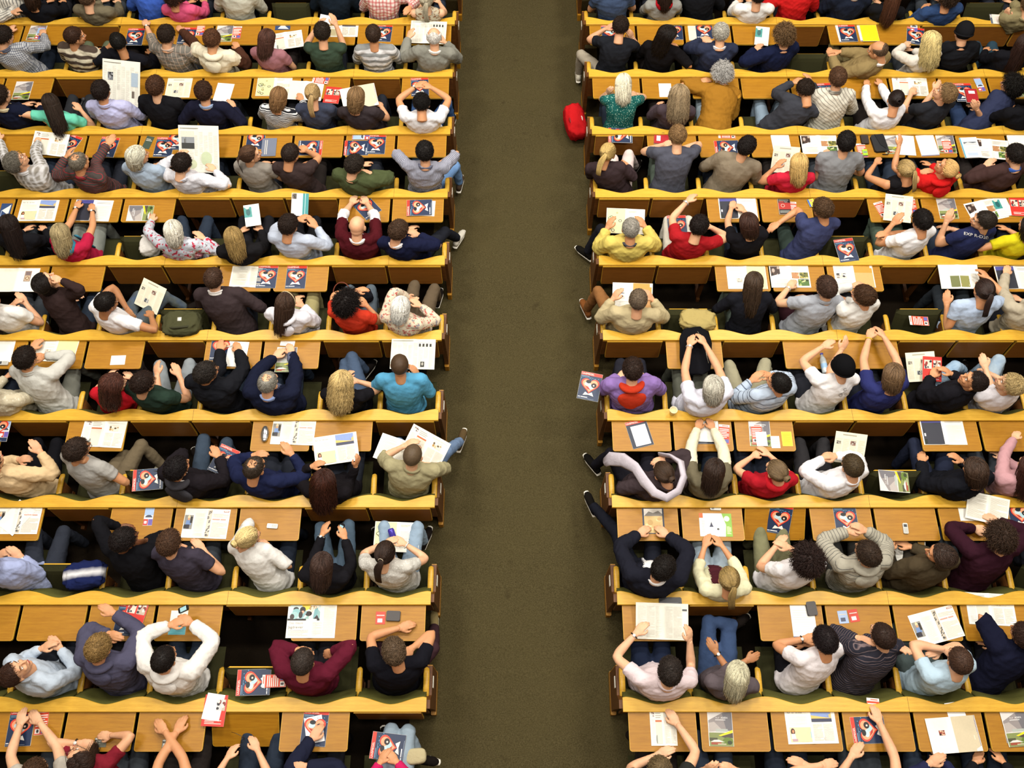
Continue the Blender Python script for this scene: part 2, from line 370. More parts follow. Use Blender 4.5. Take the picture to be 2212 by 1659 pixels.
def collect(objs):              # evaluate all remesh jobs in one go: [(V, F)] -> arrays
    pass
TMP = []
def remesh_job(V, Fc, vox, smooth=4):
    me = bpy.data.meshes.new('t'); me.from_pydata([tuple(map(float, v)) for v in V], [], [tuple(f) for f in Fc]); me.update()
    o = bpy.data.objects.new('t', me); C.objects.link(o)
    r = o.modifiers.new('r', 'REMESH'); r.mode = 'VOXEL'; r.voxel_size = vox
    if smooth: s = o.modifiers.new('s', 'SMOOTH'); s.factor = .5; s.iterations = smooth
    TMP.append(o); return len(TMP) - 1
def run_jobs():
    bpy.context.view_layer.update(); dg = bpy.context.evaluated_depsgraph_get(); out = []
    for o in TMP:
        e = o.evaluated_get(dg); me = e.to_mesh(); nv = len(me.vertices)
        co = np.empty(nv * 3, np.float32); me.vertices.foreach_get('co', co)
        nf = len(me.polygons); lt = np.empty(nf, np.int32); me.polygons.foreach_get('loop_total', lt)
        li = np.empty(len(me.loops), np.int32); me.loops.foreach_get('vertex_index', li); out.append((co.reshape(-1, 3).astype(float), li, lt)); e.to_mesh_clear()
    for o in TMP:
        m = o.data; bpy.data.objects.remove(o); bpy.data.meshes.remove(m)
    TMP.clear(); return out
def raw_mesh(name, parts, mats):
    """parts: [(co, loop indices, loop totals, material index)] joined into one mesh"""
    me = bpy.data.meshes.new(name); co, li, lt, mi, b = [], [], [], [], 0
    for (c, l, t, m) in parts:
        co.append(c); li.append(l + b); lt.append(t); mi.append(np.full(len(t), m, np.int32) if np.isscalar(m) else m); b += len(c)
    co = np.concatenate(co); li = np.concatenate(li); lt = np.concatenate(lt); mi = np.concatenate(mi)
    me.vertices.add(len(co)); me.vertices.foreach_set('co', co.astype(np.float32).ravel()); me.loops.add(len(li)); me.loops.foreach_set('vertex_index', li.astype(np.int32))
    me.polygons.add(len(lt)); st = np.zeros(len(lt), np.int32); st[1:] = np.cumsum(lt)[:-1]; me.polygons.foreach_set('loop_start', st); me.polygons.foreach_set('loop_total', lt.astype(np.int32))
    me.polygons.foreach_set('material_index', mi); me.polygons.foreach_set('use_smooth', np.ones(len(lt), bool))
    for m in mats: me.materials.append(m)
    me.update(calc_edges=True); return me
def arr(V, Fc):
    return np.array(V, float), np.array([i for f in Fc for i in f], np.int32), np.array([len(f) for f in Fc], np.int32)
class SB:                       # shapes gathered for one remesh
    def __init__(s): s.V = []; s.F = []
    def add(s, VF):
        b = len(s.V); s.V += list(VF[0]); s.F += [tuple(i + b for i in f) for f in VF[1]]; return s
def rotm(yaw=0, pitch=0, roll=0):   # degrees; yaw turns left, pitch lifts the face, roll tips to the right shoulder
    return np.array(Matrix.Rotation(math.radians(yaw), 3, 'Z') @ Matrix.Rotation(math.radians(pitch), 3, 'X') @ Matrix.Rotation(math.radians(roll), 3, 'Y'))
# --- head and hands, made once
hb = SB()
for c, r in (((0, -.012, .028), (.077, .097, .088)), ((0, .028, -.035), (.060, .066, .078)), ((0, .066, -.092), (.026, .022, .020)), ((0, .075, .035), (.052, .024, .03)),
             ((.034, .070, -.022), (.022, .022, .02)), ((-.034, .070, -.022), (.022, .022, .02)), ((0, .094, -.058), (.023, .010, .012)), ((0, -.03, -.02), (.062, .07, .06))):
    hb.add(ell(c, r, 18, 12))
hb.add(tube([(0, .092, .022), (0, .104, .0), (0, .117, -.022), (0, .108, -.03)], [.008, .010, .014, .010], n=10))
for s in (-1, 1):
    hb.add(ell((s * .013, .102, -.027), (.010, .011, .008), 10, 6)); hb.add(ell((s * .081, -.006, -.004), (.009, .021, .031), 12, 8, rotm(s * -18)))
    hb.add(tube([(s * .014, .096, .033), (s * .032, .094, .038), (s * .052, .078, .032)], [.007, .008, .006], n=8))
hb.add(tube([(0, -.022, -.04), (0, -.03, -.10), (0, -.036, -.17)], [.052, .053, .058], [.056, .056, .058], n=16))
J_HEAD = remesh_job(hb.V, hb.F, .0068, 3)
def hand(curl, spread):
    b = SB(); b.add(ell((0, .045, 0), (.040, .050, .0145), 14, 8)); b.add(tube([(0, -.03, 0), (0, .02, 0)], [.026, .032], [.020, .016], n=10)); b.add(ell((.024, .03, -.004), (.020, .032, .015), 10, 6))
    for i, (x, L, y) in enumerate(((.029, .068, .083), (.010, .078, .090), (-.010, .072, .087), (-.029, .056, .078))):
        p = np.array((x, y - .012, 0.0)); a = -spread * (i - 1.5) * 8; d = np.array((-math.sin(math.radians(a)), math.cos(math.radians(a)), 0)); pts = [p]; dn = 0
        for q, f in enumerate((.45, .3, .25)):
            dn += curl * (0.6 + .25 * q) * (1 + .1 * i); pts.append(pts[-1] + L * f * (d * math.cos(dn) + np.array((0, 0, -1)) * math.sin(dn)))
        b.add(tube(pts, [.0105, .0098, .0090, .0076], n=8))
    b.add(tube([(.028, .018, -.004), (.048, .044, -.008 - curl * .012), (.056 - curl * .012, .066, -.012 - curl * .022), (.054 - curl * .03, .085, -.014 - curl * .034)], [.0145, .0125, .0112, .0085], n=8))
    return remesh_job(b.V, b.F, .0048, 2)
J_HANDS = [hand(.12, .9), hand(.42, .45), hand(.95, .15)]
R0_ = run_jobs()
HEAD = R0_[J_HEAD]; HANDS = [R0_[j] for j in J_HANDS]
def eye_parts():
    out = []
    for s in (-1, 1):
        out.append((*arr(*ell((s * .031, .082, .012), (.0135, .012, .0085), 10, 6)), 1)); out.append((*arr(*ell((s * .031, .0905, .012), (.0055, .0045, .0055), 8, 5)), 2))
        out.append((*arr(*tube([(s * .016, .099, .036), (s * .034, .097, .041), (s * .052, .084, .035)], [.003, .0036, .002], n=6)), 4))
    out.append((*arr(*ell((0, .1005, -.058), (.021, .006, .0055), 12, 6)), 3)); return out
FACE = eye_parts()

# --- hair styles, made once and shared
RX, RY, RZ = .079, .099, .090
HC = np.array((0, -.012, .028))
def scalp(d, k=1.0): return HC + np.array((d[0] * RX, d[1] * RY, d[2] * RZ)) * k
def hairline(d, style):
    az = math.atan2(d[0], d[1]); f = abs(az) / math.pi
    lim = .50 - .95 * min(1, max(0, (f - .22) / .35)) - .45 * max(0, (f - .57) / .43)
    if style in ('long', 'wavy', 'bob', 'pony', 'bun', 'medium', 'curly', 'afro'): lim -= .12 * f
    return d[2] > lim
def hair_mesh(style, seed):
    rs = np.random.RandomState(seed); V, Fc, A = [], [], []
    def put(VF, v):
        b = len(V); V.extend(VF[0]); Fc.extend([tuple(i + b for i in f) for f in VF[1]]); A.extend([v] * len(VF[0]))
    th = {'buzz': .05, 'short': .115, 'crop': .085, 'medium': .15, 'bob': .15, 'long': .13, 'wavy': .22, 'pony': .10, 'bun': .10, 'curly': .2, 'afro': .26, 'fringe': .07, 'wisp': .05, 'bald': .02}[style]
    n, m = 36, 26; sv = []
    for i in range(m + 1):
        t = math.pi * i / m
        for q in range(n):
            a = 2 * math.pi * q / n; d = np.array((math.sin(t) * math.sin(a), math.sin(t) * math.cos(a), math.cos(t)))
            on = hairline(d, style)
            if style == 'fringe' and d[2] > .42 and d[1] > -.62: on = False
            if style == 'fringe' and d[1] > .35: on = False
            if style == 'wisp' and d[2] > .75 and abs(d[0]) < .5 and d[1] < .2: on = False
            if style == 'bald': on = False
            k = 1 + th + rs.uniform(-.012, .012) if on else .9
            p = scalp(d, k)
            if on and d[2] < -.15 and style in ('long', 'bob', 'medium', 'wavy'): p = p + np.array((d[0] * .012, -.012, 0))
            sv.append(p)
    sf = [(i * n + q, (i + 1) * n + q, (i + 1) * n + (q + 1) % n, i * n + (q + 1) % n) for i in range(m) for q in range(n)]
    if style != 'bald': put((sv, sf), .35)
    crown = nrm((rs.uniform(-.15, .15), -.42, .9)); part = rs.choice([-1, 1]) * .25
    N = {'buzz': 0, 'short': 2300, 'crop': 2100, 'medium': 1900, 'bob': 1900, 'long': 1900, 'wavy': 2000, 'pony': 1300, 'bun': 1300, 'curly': 1100, 'afro': 1500, 'fringe': 800, 'wisp': 900, 'bald': 0}[style]
    def lock(pts, r0, v, k=3): put(tube(pts, np.linspace(r0, r0 * .35, len(pts)), n=k), v)
    for i in range(N):
        for _ in range(30):
            d = nrm(rs.normal(size=3))
            if not hairline(d, style): continue
            if style == 'fringe' and ((d[2] > .42 and d[1] > -.62) or d[1] > .35): continue
            if style == 'wisp' and d[2] > .8 and rs.rand() < .75: continue
            break
        fl = d - crown * d.dot(crown)
        if style in ('bob', 'long', 'medium') and d[2] > .1: fl = np.array((math.copysign(1, d[0] - part * .35) * 1.0, d[1] * .35 - .1, 0)) + fl * .35
        fl = nrm(fl - d * fl.dot(d) + rs.normal(size=3) * (.42 if style in ('short', 'crop') else .16)); v = .5 + .32 * math.sin(d[0] * 23 + 3 * d[1] * 4) * math.cos(d[2] * 17) + rs.normal() * .16
        if style in ('short', 'crop', 'fringe', 'wisp'):
            L = {'short': .050, 'crop': .030, 'fringe': .024, 'wisp': .03}[style] * rs.uniform(.7, 1.2); p = scalp(d, 1 + th * .6); pts = [p]
            up = {'short': .20, 'crop': .14, 'fringe': .07, 'wisp': .10}[style] * rs.uniform(.0, 1.7)
            r0 = 1 + th * .6
            for q in range(4):
                cur = pts[-1] + fl * L / 4; rel = (cur - HC) / np.array((RX, RY, RZ)); rel = rel / np.linalg.norm(rel); r0 += up * L / 4 / .09 + .012; nx = HC + rel * np.array((RX, RY, RZ)) * r0; fl = nrm(nx - pts[-1] + rs.normal(size=3) * {'short': .0030, 'crop': .0020}.get(style, .0014)); pts.append(nx)
            lock(pts, .0031 if style == 'short' else .0024, v)
        elif style in ('medium', 'bob', 'long', 'wavy'):
            L = {'medium': .10, 'bob': .17, 'long': .28, 'wavy': .24}[style] * rs.uniform(.8, 1.12); ns = {'medium': 7, 'bob': 10, 'long': 14, 'wavy': 16}[style]; s_ = L / ns
            th0 = th + rs.uniform(-.02, .05); el = math.asin(max(-1, min(1, d[2]))); az = math.atan2(d[0], d[1]); pts = [scalp(d, 1 + th0)]; low = rs.uniform(-.45, .12); taz = math.copysign(math.pi * rs.uniform(.5, 1.0), az if abs(az) > .05 else part)
            for q in range(ns):
                if el > low:
                    el -= s_ / .095; faz = abs(az) / math.pi
                    if faz < .6: az += (taz - az) * .3
                    dd = np.array((math.cos(el) * math.sin(az), math.cos(el) * math.cos(az), math.sin(el))); pts.append(scalp(dd, 1 + th0 + .02 * q / ns))
                else:
                    t = q / ns; w_ = np.array((-math.sin(az) * .02 + rs.normal() * .07, -.16 * max(0, -math.cos(az)) - .12 * (math.cos(az) > -.3) + (.10 if style == 'bob' and t > .7 else 0) + rs.normal() * .04, -1.0)); pts.append(pts[-1] + nrm(w_) * s_)
            if style == 'wavy': ph = rs.uniform(0, 6.28); pts = [q_ + np.array((math.sin(i_ * 1.1 + ph), .4 * math.cos(i_ * 1.2 + ph), 0)) * .006 * min(1, i_ / 4) + (np.array((math.sin(az) * .004, 0, 0)) * i_ * .5) for i_, q_ in enumerate(pts)]
            lock(pts, .0036, v)
        elif style in ('pony', 'bun'):
            tie = nrm((0, -1.0, .12)); pts = []
            for q in range(7):
                t = q / 6; dd = nrm(d * (1 - t) + tie * t); pts.append(scalp(dd, 1 + th + .012 * math.sin(t * 3.1) + rs.uniform(-.008, .012)))
            lock(pts, .0034, v)
        else:
            L = (.05 if style == 'curly' else .06) * rs.uniform(.7, 1.3); p = scalp(d, 1 + th * .7); pts = [p]; a = rs.uniform(0, 6.28); u_ = nrm(np.cross(d, (0, .3, 1))); v_ = np.cross(d, u_)
            dirn = nrm(d + fl * .7 + np.array((0, 0, -.35)))
            for q in range(1, 7): pts.append(p + dirn * L * q / 6 + (u_ * math.cos(a + q * 1.5) + v_ * math.sin(a + q * 1.5)) * .009)
            lock(pts, .0036, v)
    if style in ('pony', 'bun'):
        t0 = scalp(nrm((0, -1.0, .12)), 1 + th)
        for i in range(260):
            a = rs.uniform(0, 6.28); r = rs.uniform(.2, 1)
            if style == 'pony':
                pts = [t0 + np.array((math.cos(a) * .012 * r, 0, math.sin(a) * .012 * r))]
                for q in range(1, 8):
                    t = q / 7; w_ = .012 + .022 * math.sin(min(1, t * 1.3) * 2.2); pts.append(t0 + np.array((math.cos(a) * w_ * r + .012 * math.sin(t * 5 + seed), -.03 * math.sin(t * 2.4) - .012 * t, -.19 * t * t - .05 * t + math.sin(a) * w_ * r * .4)))
                lock(pts, .004, rs.rand())
            else:
                ph = rs.uniform(-1, 1); cen = t0 + np.array((0, -.022, .004)); pts = [cen + np.array((math.cos(a + q * .5) * .032 * math.cos(ph), math.sin(ph) * .024, math.sin(a + q * .5) * .032 * math.cos(ph))) for q in range(5)]
                lock(pts, .0058, rs.rand())
        put(tube([t0 + np.array((math.cos(a) * .015, -.004, math.sin(a) * .015)) for a in np.linspace(0, 6.28, 12)], .004, n=5), 0)
    if not V: return None
    me = mesh_from('hair', V, Fc, [M_HAIR], None, True); at = me.attributes.new('v', 'FLOAT', 'POINT'); at.data.foreach_set('value', np.array(A, np.float32)); return me
HAIR = {}
def get_hair(style, var):
    k = (style, var % {'short': 4, 'crop': 3, 'long': 3, 'curly': 2}.get(style, 2))
    if k not in HAIR: HAIR[k] = hair_mesh(style, hash(style) % 97 * 0 + sum(map(ord, style)) + 31 * k[1])
    return HAIR[k]
def beanie():
    mb = MB(); V, Fc = ell(HC + np.array((0, -.012, .012)), (RX * 1.26, RY * 1.22, RZ * 1.22), 24, 16); V = [np.array(v) if v[2] > -.01 - .25 * v[1] * 0 else np.array((v[0] * .9, v[1] * .9, max(v[2], -.05))) for v in V]
    mb.add(V, Fc, cloth()); mb.tube([(math.cos(a) * RX * 1.22, -.02 + math.sin(a) * RY * 1.2, .012) for a in np.linspace(0, 6.283, 25)], .011, cloth(), 6); return mb.me('hat', True)
ME_BEANIE = None
def shoe_mesh():
    b = MB(); P = [(0, -.075, .05), (0, -.05, .05), (0, 0, .048), (0, .07, .034), (0, .13, .026), (0, .165, .02)]
    V, Fc = tube(P, [.028, .035, .038, .042, .040, .022], [.045, .05, .048, .034, .026, .016], n=14, side=(1, 0, 0)); b.add(V, Fc, cloth())
    b.add(*tube([(0, -.02, .06), (0, -.03, .10)], [.038, .036], n=12), cloth())
    V, Fc = tube([(0, -.09, .008), (0, 0, .008), (0, .09, .008), (0, .18, .008)], [.03, .037, .043, .025], [.009] * 4, n=10, side=(1, 0, 0)); b.add(V, Fc, plain('e8e4d8', .7)); return b.me('shoe', True)
ME_SHOE = None
SKINS = {'0': 'd2a07c', '1': 'c68f66', '2': 'dbad8a', '3': 'a2724c', '4': '6c462e', '5': 'daa884'}
GARM = {'tee': (.014, .50, 0), 'polo': (.015, .50, 1), 'tank': (.012, -1, 0), 'long': (.017, 2.0, 0), 'sweat': (.022, 2.0, 0), 'vneck': (.020, 2.0, 1), 'shirt': (.017, 2.0, 1), 'rolled': (.017, 1.25, 1), 'jacket': (.028, 2.0, 2), 'hood': (.025, 2.0, 3), 'q3': (.016, 1.45, 0), 'suit': (.027, 2.0, 2)}
PEOPLE = []
def warp(co, seed, amp):
    r = np.random.RandomState(seed); d = np.zeros(len(co))
    for f, a in ((24, 1.0), (38, .7), (62, .4)):
        for _ in range(3):
            k = r.normal(size=3); k /= np.linalg.norm(k); ph = r.uniform(0, 6.28); k2 = r.normal(size=3)
            s = np.sin(co @ k * f + ph + 1.3 * np.sin(co @ k2 * f * .35)); d += a * (1 - np.abs(s)) ** 2
    return amp * (d / 3 - .45)
def normals(co, li, lt):
    st = np.zeros(len(lt), int); st[1:] = np.cumsum(lt)[:-1]; a, b, c, e = (co[li[st + i]] for i in range(4)) if (lt == 4).all() else (co[li[st]], co[li[st + 1]], co[li[st + 2]], co[li[st + 2]])
    fn = np.cross(c - a, e - b) if (lt == 4).all() else np.cross(b - a, c - a); n = np.zeros_like(co)
    for i in range(int(lt.min())): np.add.at(n, li[st + i], fn)
    l = np.linalg.norm(n, axis=1, keepdims=True); return n / np.maximum(l, 1e-9)
def person(line, idx):
    f = [s.strip() for s in line.split('|')]
    j = int(f[0]); hx, hy = map(float, f[1].split(',')[:2]); bx = float(f[2]); tw = [float(v) for v in f[3].split(',')]
    hyaw = tw[0]; pitch = tw[1] if len(tw) > 1 else -18; tyaw = tw[2] if len(tw) > 2 else max(-25, min(25, hyaw * .35)); roll = tw[3] if len(tw) > 3 else 0
    hs = f[4].split(':'); gs = f[5].split(':'); ex = {}
    for t in f[8].split():
        k, _, v = t.partition('='); ex[k] = v
    sk = ex.get('sk', '012015'[idx % 6]); sc = float(ex.get('sc', '0.97' if 'w' in ex else '1.05')); fz = floor_z(j)
    capy = ROWY[j] if 0 <= j < 10 else (1800 if j == 10 else -60)
    hipx = float(at_z(bx, capy, LZ[j])[0]); side = 'L' if hipx < 0 else 'R'
    edge = XL - .28 if side == 'L' else XR + .28
    hipx = min(hipx, edge) if side == 'L' else max(hipx, edge)
    OCC.setdefault((j, side), []).append(hipx)
    H = np.array((hipx, LY[j] + .285, fz + .545)); best = None
    for hz in np.arange(1.36, .86, -.01):
        Cc = at_z(hx, hy, fz + hz); Rh = rotm(hyaw, pitch, roll); N = Cc + Rh @ np.array((0, -.032, -.088)) + np.array((0, 0, -.042)); L = np.linalg.norm(N - H)
        if best is None or abs(L - .505 * sc) < best[0] - 1e-4: best = (abs(L - .505 * sc), Cc, N, Rh)
    _, Cc, N, Rh = best
    ax = N - H; Lt = np.linalg.norm(ax); Ry = rotm(tyaw); fw0 = Ry @ np.array((0, 1.0, 0)); up = nrm(ax + np.array((0, 0, .25))); rt = nrm(np.cross(fw0, up)); fw = nrm(np.cross(up, rt))
    rt0 = np.array((1.0, 0, 0)); wd = float(ex.get('fat', '1')) * sc
    # spine
    mid = (H + N) / 2 - fw * .035 - np.array((0, 0, 0.0)); S = []
    for t in (0, .14, .3, .48, .66, .8, .9, 1.0): S.append(H * (1 - t) ** 2 + 2 * mid * t * (1 - t) + N * t * t)
    S = np.array(S); ra = np.array([.165, .162, .148, .158, .172, .168, .115, .062]) * wd; rb = np.array([.118, .118, .108, .112, .112, .096, .078, .058]) * wd
    def torso(inf, sb, neck=True):
        a = ra + inf; b = rb + inf; pts = S.copy()
        if not neck: a = a.copy(); a[-1] = .058 + inf * .5; b = b.copy(); b[-1] = .052 + inf * .5; pts[-1] = S[-1] - up * .012
        sb.add(tube([pts[0] - up * .07] + list(pts), [a[0] * .9] + list(a), [b[0] * .9] + list(b), n=22, side=rt))
    sh = {}
    for s in (-1, 1): sh[s] = N + rt * s * .172 * wd - up * .085 + fw * .012
    # arms
    L1, L2 = .285 * sc, .255 * sc; arms = {}
    for s, key in ((-1, 6), (1, 7)):
        t = f[key]; S0 = sh[s].copy(); pose = 1; eh = None
        if t in ('', '-'):
            T = H + fw0 * (.30 if t == '' else .2) + rt * s * .10 + np.array((0, 0, .075))
            flat = False
        else:
            q = t.split(','); hh = q[2] if len(q) > 2 else 'd'
            if hh and hh[-1] in 'gof' and len(hh) > 1: pose = {'g': 2, 'o': 0, 'f': 2}[hh[-1]]; hh = hh[:-1]
            zz = {'d': .765, 'l': .66, 'c': .835, 'f': 1.06, 'r': 1.22, 'm': .90}.get(hh); zz = float(hh) if zz is None else zz
            T = at_z(float(q[0]), float(q[1]), fz + zz); flat = hh in ('d', 'c')
            if len(q) >= 5:
                ez = float(q[5]) if len(q) > 5 else (.80 if flat else .8); eh = at_z(float(q[3]), float(q[4]), fz + ez)
        d0 = T - S0; D = np.linalg.norm(d0); W = T - nrm(d0) * .075
        if flat: W[2] = T[2] + .02
        dist = np.linalg.norm(W - S0); mx = (L1 + L2) * .985
        if dist > mx:
            S0 = S0 + nrm(W - S0) * min(.07, dist - mx); dist = np.linalg.norm(W - S0); k = min(1.13, dist / mx); l1, l2 = L1 * k, L2 * k; mx *= k
            if dist > mx: W = S0 + nrm(W - S0) * mx; dist = mx
        else: l1, l2 = L1, L2
        dist = max(dist, .10); a = (l1 * l1 - l2 * l2 + dist * dist) / (2 * dist); hgt = math.sqrt(max(1e-5, l1 * l1 - a * a)); u = nrm(W - S0)
        pole = (eh - (S0 + u * a)) if eh is not None else (rt * s * .75 + np.array((0, 0, -.8)) - fw * .2)
        if eh is None and (W[2] > S0[2] - .12): pole = rt * s * 1.0 + np.array((0, 0, -.45))
        pole = nrm(pole - u * pole.dot(u)); E = S0 + u * a + pole * hgt
        if flat and E[2] < fz + .80 and E[1] > LY[j - 1 if j > -1 else -1] - .33: E[2] = fz + .80
        arms[s] = (S0, E, W, pose, flat)
    # skin surface
    def arm_pts(s, u0, u1, inf):
        S0, E, W = arms[s][:3]; P, R = [], []
        for u in np.linspace(u0, u1, max(3, int((u1 - u0) * 6) + 1)):
            p = S0 + (E - S0) * u if u <= 1 else E + (W - E) * (u - 1)
            r = np.interp(u, [0, .25, .6, .95, 1.15, 1.3, 1.7, 2.0], [.058, .052, .047, .040, .042, .041, .032, .0265]) * (.9 + .1 * sc) * (1 if 'w' not in ex else .9)
            P.append(p); R.append(r + inf)
        if u0 < 1 < u1:        # soften the elbow
            for q in range(1, len(P) - 1): P[q] = P[q] * .6 + (P[q - 1] + P[q + 1]) * .2
        return P, R
    b = SB(); torso(-.013, b); b.add(tube([N - up * .05, N, Cc + Rh @ np.array((0, -.03, -.06))], [.062, .054, .05], n=14, side=rt))
    for s in (-1, 1):
        P, R = arm_pts(s, 0, 2.0, 0); b.add(tube(P, R, n=12)); b.add(ell(arms[s][0], (.056,) * 3, 10, 6))
    jb = remesh_job(b.V, b.F, .0125, 3)
    # garment
    inf, sl, col = GARM[gs[0]]; g = SB(); torso(inf, g, False)
    for s in (-1, 1):
        if sl > 0:
            P, R = arm_pts(s, 0, min(sl, 1.93), inf); R = np.array(R); R[-1] += .003 if sl < 1.3 else -.002; g.add(tube(P, R, n=14))
            g.add(ell(arms[s][0] + up * .004, (.054 + inf,) * 3, 12, 8))
        g.add(tube([N - up * .035 + rt * s * .03, (N - up * .05 + rt * s * .10), arms[s][0] + up * .01 - (0 if sl > 0 else 1) * rt * s * .05], [.05 + inf * .6, .05 + inf * .8, .047 + inf], n=12))
    if gs[0] in ('jacket', 'hood', 'suit', 'sweat', 'shirt', 'tee', 'polo', 'long'):
        g.add(ell(H + np.array((0, .01, -.02)), (.185 * wd + inf, .14 * wd + inf, .09), 16, 10))
    jg = remesh_job(g.V, g.F, .0125, 4)
    # trousers
    t = SB(); t.add(ell(H + np.array((0, 0.0, -.04)), (.178 * wd, .135, .10), 16, 8)); feet = []
    for s in (-1, 1):
        rr = np.random.RandomState(idx * 7 + s + 1); kn = H + np.array((s * rr.uniform(.09, .15), .44, .02)); ft = np.array((kn[0] + s * rr.uniform(-.03, .05), kn[1] + rr.uniform(-.14, .10), fz + .10))
        spec = ex.get('L' if s < 0 else 'R')
        if spec:
            v = [float(q) for q in spec.split(',')]; kn = at_z(v[0], v[1], fz + v[2]); ft = at_z(v[3], v[4], fz + v[5])
            d = kn - H; kn = H + nrm(d) * min(np.linalg.norm(d), .50) if np.linalg.norm(d) > .5 else kn; d = ft - kn; ft = kn + nrm(d) * min(np.linalg.norm(d), .46)
        h0 = H + np.array((s * .085, .03, -.03)); t.add(tube([h0, h0 * .5 + kn * .5, kn, kn * .6 + ft * .4, ft], [.094 * wd, .084, .066, .06, .05], n=14)); t.add(ell(kn, (.068,) * 3, 10, 6)); feet.append((kn, ft, bool(spec)))
    jt = remesh_job(t.V, t.F, .0165, 4)
    PEOPLE.append(dict(j=j, H=H, N=N, Cc=Cc, Rh=Rh, up=up, rt=rt, fw=fw, fw0=fw0, tyaw=tyaw, arms=arms, jb=jb, jg=jg, jt=jt, hs=hs, gs=gs, ex=ex, sk=sk, label=f[9], idx=idx, inf=inf, sl=sl, col=col, fz=fz, feet=feet, sc=sc, wd=wd))
def finish(p, out):
    global ME_BEANIE, ME_SHOE
    ex, gs, rt, up, fw, N, H = p['ex'], p['gs'], p['rt'], p['up'], p['fw'], p['N'], p['H']
    Rt = rotm(p['tyaw']); inv = lambda co: (co - H) @ Rt            # world -> person frame
    co, li, lt = out[p['jb']]; parts = [(inv(co), li, lt, 0)]
    tohead = lambda c: inv((c @ p['Rh'].T) * (1.0 if 'w' in ex else 1.03) + p['Cc'])
    parts.append((tohead(HEAD[0]), HEAD[1], HEAD[2], 0))
    for (c, l, t_, m) in FACE: parts.append((tohead(c), l, t_, m))
    for s in (-1, 1):
        S0, E, W, pose, flat = p['arms'][s]; f = nrm(W - E)
        if flat: f = nrm(np.array((f[0], f[1], min(.05, f[2] * .2))))
        upv = np.array((0, 0, 1.0)) if flat or abs(f[2]) < .75 else nrm(fw * -1 + rt * s * .4)
        if not flat: upv = nrm(upv + rt * s * .5)
        xa = nrm(np.cross(f, upv)); za = np.cross(xa, f); A = np.stack([xa, f, za], axis=1); hc = HANDS[pose][0].copy()
        if s > 0: hc[:, 0] *= -1                                     # thumbs point inwards
        hl = HANDS[pose][1]; k = (.95 if 'w' in ex else 1.06)
        if s > 0: hl = hl.reshape(-1, 4)[:, ::-1].ravel() if (HANDS[pose][2] == 4).all() else hl
        parts.append((inv(hc * k @ A.T + W), hl, HANDS[pose][2], 0))
    me = raw_mesh('person', parts, [M_SKIN, M_EYE, M_IRIS, M_LIP, M_BROW])
    o = obj('person', me, None, tuple(H), (0, 0, math.radians(p['tyaw'])), p['label'], 'person', 'audience on the benches', None, SKINS[p['sk']])
    # garment
    pat = gs[2] if len(gs) > 2 else ''; m = cloth(pat, gs[3] if len(gs) > 3 else 'ffffff', float(gs[4]) if len(gs) > 4 else .05)
    co, li, lt = out[p['jg']]; n = normals(co, li, lt); amp = .014 if gs[0] in ('jacket', 'hood', 'suit', 'shirt', 'rolled') else .0105
    dN = co - N; su = dN @ rt; sv = dN @ up + .28 * np.abs(su)
    for s in (-1, 1):
        S0, E, W = p['arms'][s][:3]; bd = np.full(len(co), 9.0); L0 = 0
        for A_, B_ in ((S0, E), (E, W)):
            ab = B_ - A_; l_ = np.linalg.norm(ab); t = np.clip((co - A_) @ ab / ab.dot(ab), 0, 1); c_ = co - (A_ + t[:, None] * ab); dd_ = np.linalg.norm(c_, axis=1); k_ = (dd_ < bd) & (dd_ < .085) & (t * l_ + L0 > .045)
            sv[k_] = -.13 - (t * l_ + L0)[k_]; ax_ = nrm(np.cross(ab, up)); bx_ = np.cross(ab / l_, ax_); su[k_] = (np.arctan2(c_ @ bx_, c_ @ ax_) * .055)[k_]; bd[k_] = dd_[k_]; L0 = l_
    co = co + n * warp(co, p['idx'], amp)[:, None]
    names = {'tee': 't_shirt', 'polo': 'polo_shirt', 'tank': 'tank_top', 'long': 'top', 'sweat': 'sweater', 'vneck': 'sweater', 'shirt': 'shirt', 'rolled': 'shirt', 'jacket': 'jacket', 'hood': 'hoodie', 'q3': 'top', 'suit': 'suit_jacket'}
    gm, mats = 0, [m]
    if 'front' in ex:
        sc_, u0 = ex['front'].split(','); st_ = np.zeros(len(lt), int); st_[1:] = np.cumsum(lt)[:-1]; lat = np.abs(dN @ rt); hgt = -(dN @ up); gm = (((dN @ fw) > .02) & (lat < float(u0) * (1.15 - hgt * 1.4)) & (hgt > .03))[li[st_]].astype(np.int32); k = cloth().copy(); k.name = 'cloth_front'
        mx_ = [n_ for n_ in k.node_tree.nodes if n_.type == 'OBJECT_INFO'][0]; rgb = k.node_tree.nodes.new('ShaderNodeRGB'); rgb.outputs[0].default_value = srgb(sc_) + (1,)
        for l in list(mx_.outputs['Color'].links): k.node_tree.links.new(rgb.outputs[0], l.to_socket)
        mats.append(k)
    if 'slv' in ex:
        sc_, u0 = ex['slv'].split(','); u0 = float(u0); hit = np.zeros(len(co), bool)
        for s in (-1, 1):
            S0, E, W = p['arms'][s][:3]
            for A_, B_, a0 in ((S0, E, 0), (E, W, 1)):
                ab = B_ - A_; t = np.clip((co - A_) @ ab / ab.dot(ab), 0, 1); hit |= (np.linalg.norm(co - (A_ + t[:, None] * ab), axis=1) < .105) & (t + a0 > u0) & ((t > 0) | (a0 > 0))
        st_ = np.zeros(len(lt), int); st_[1:] = np.cumsum(lt)[:-1]; gm = hit[li[st_]].astype(np.int32); k = cloth().copy(); k.name = 'cloth_sleeve'
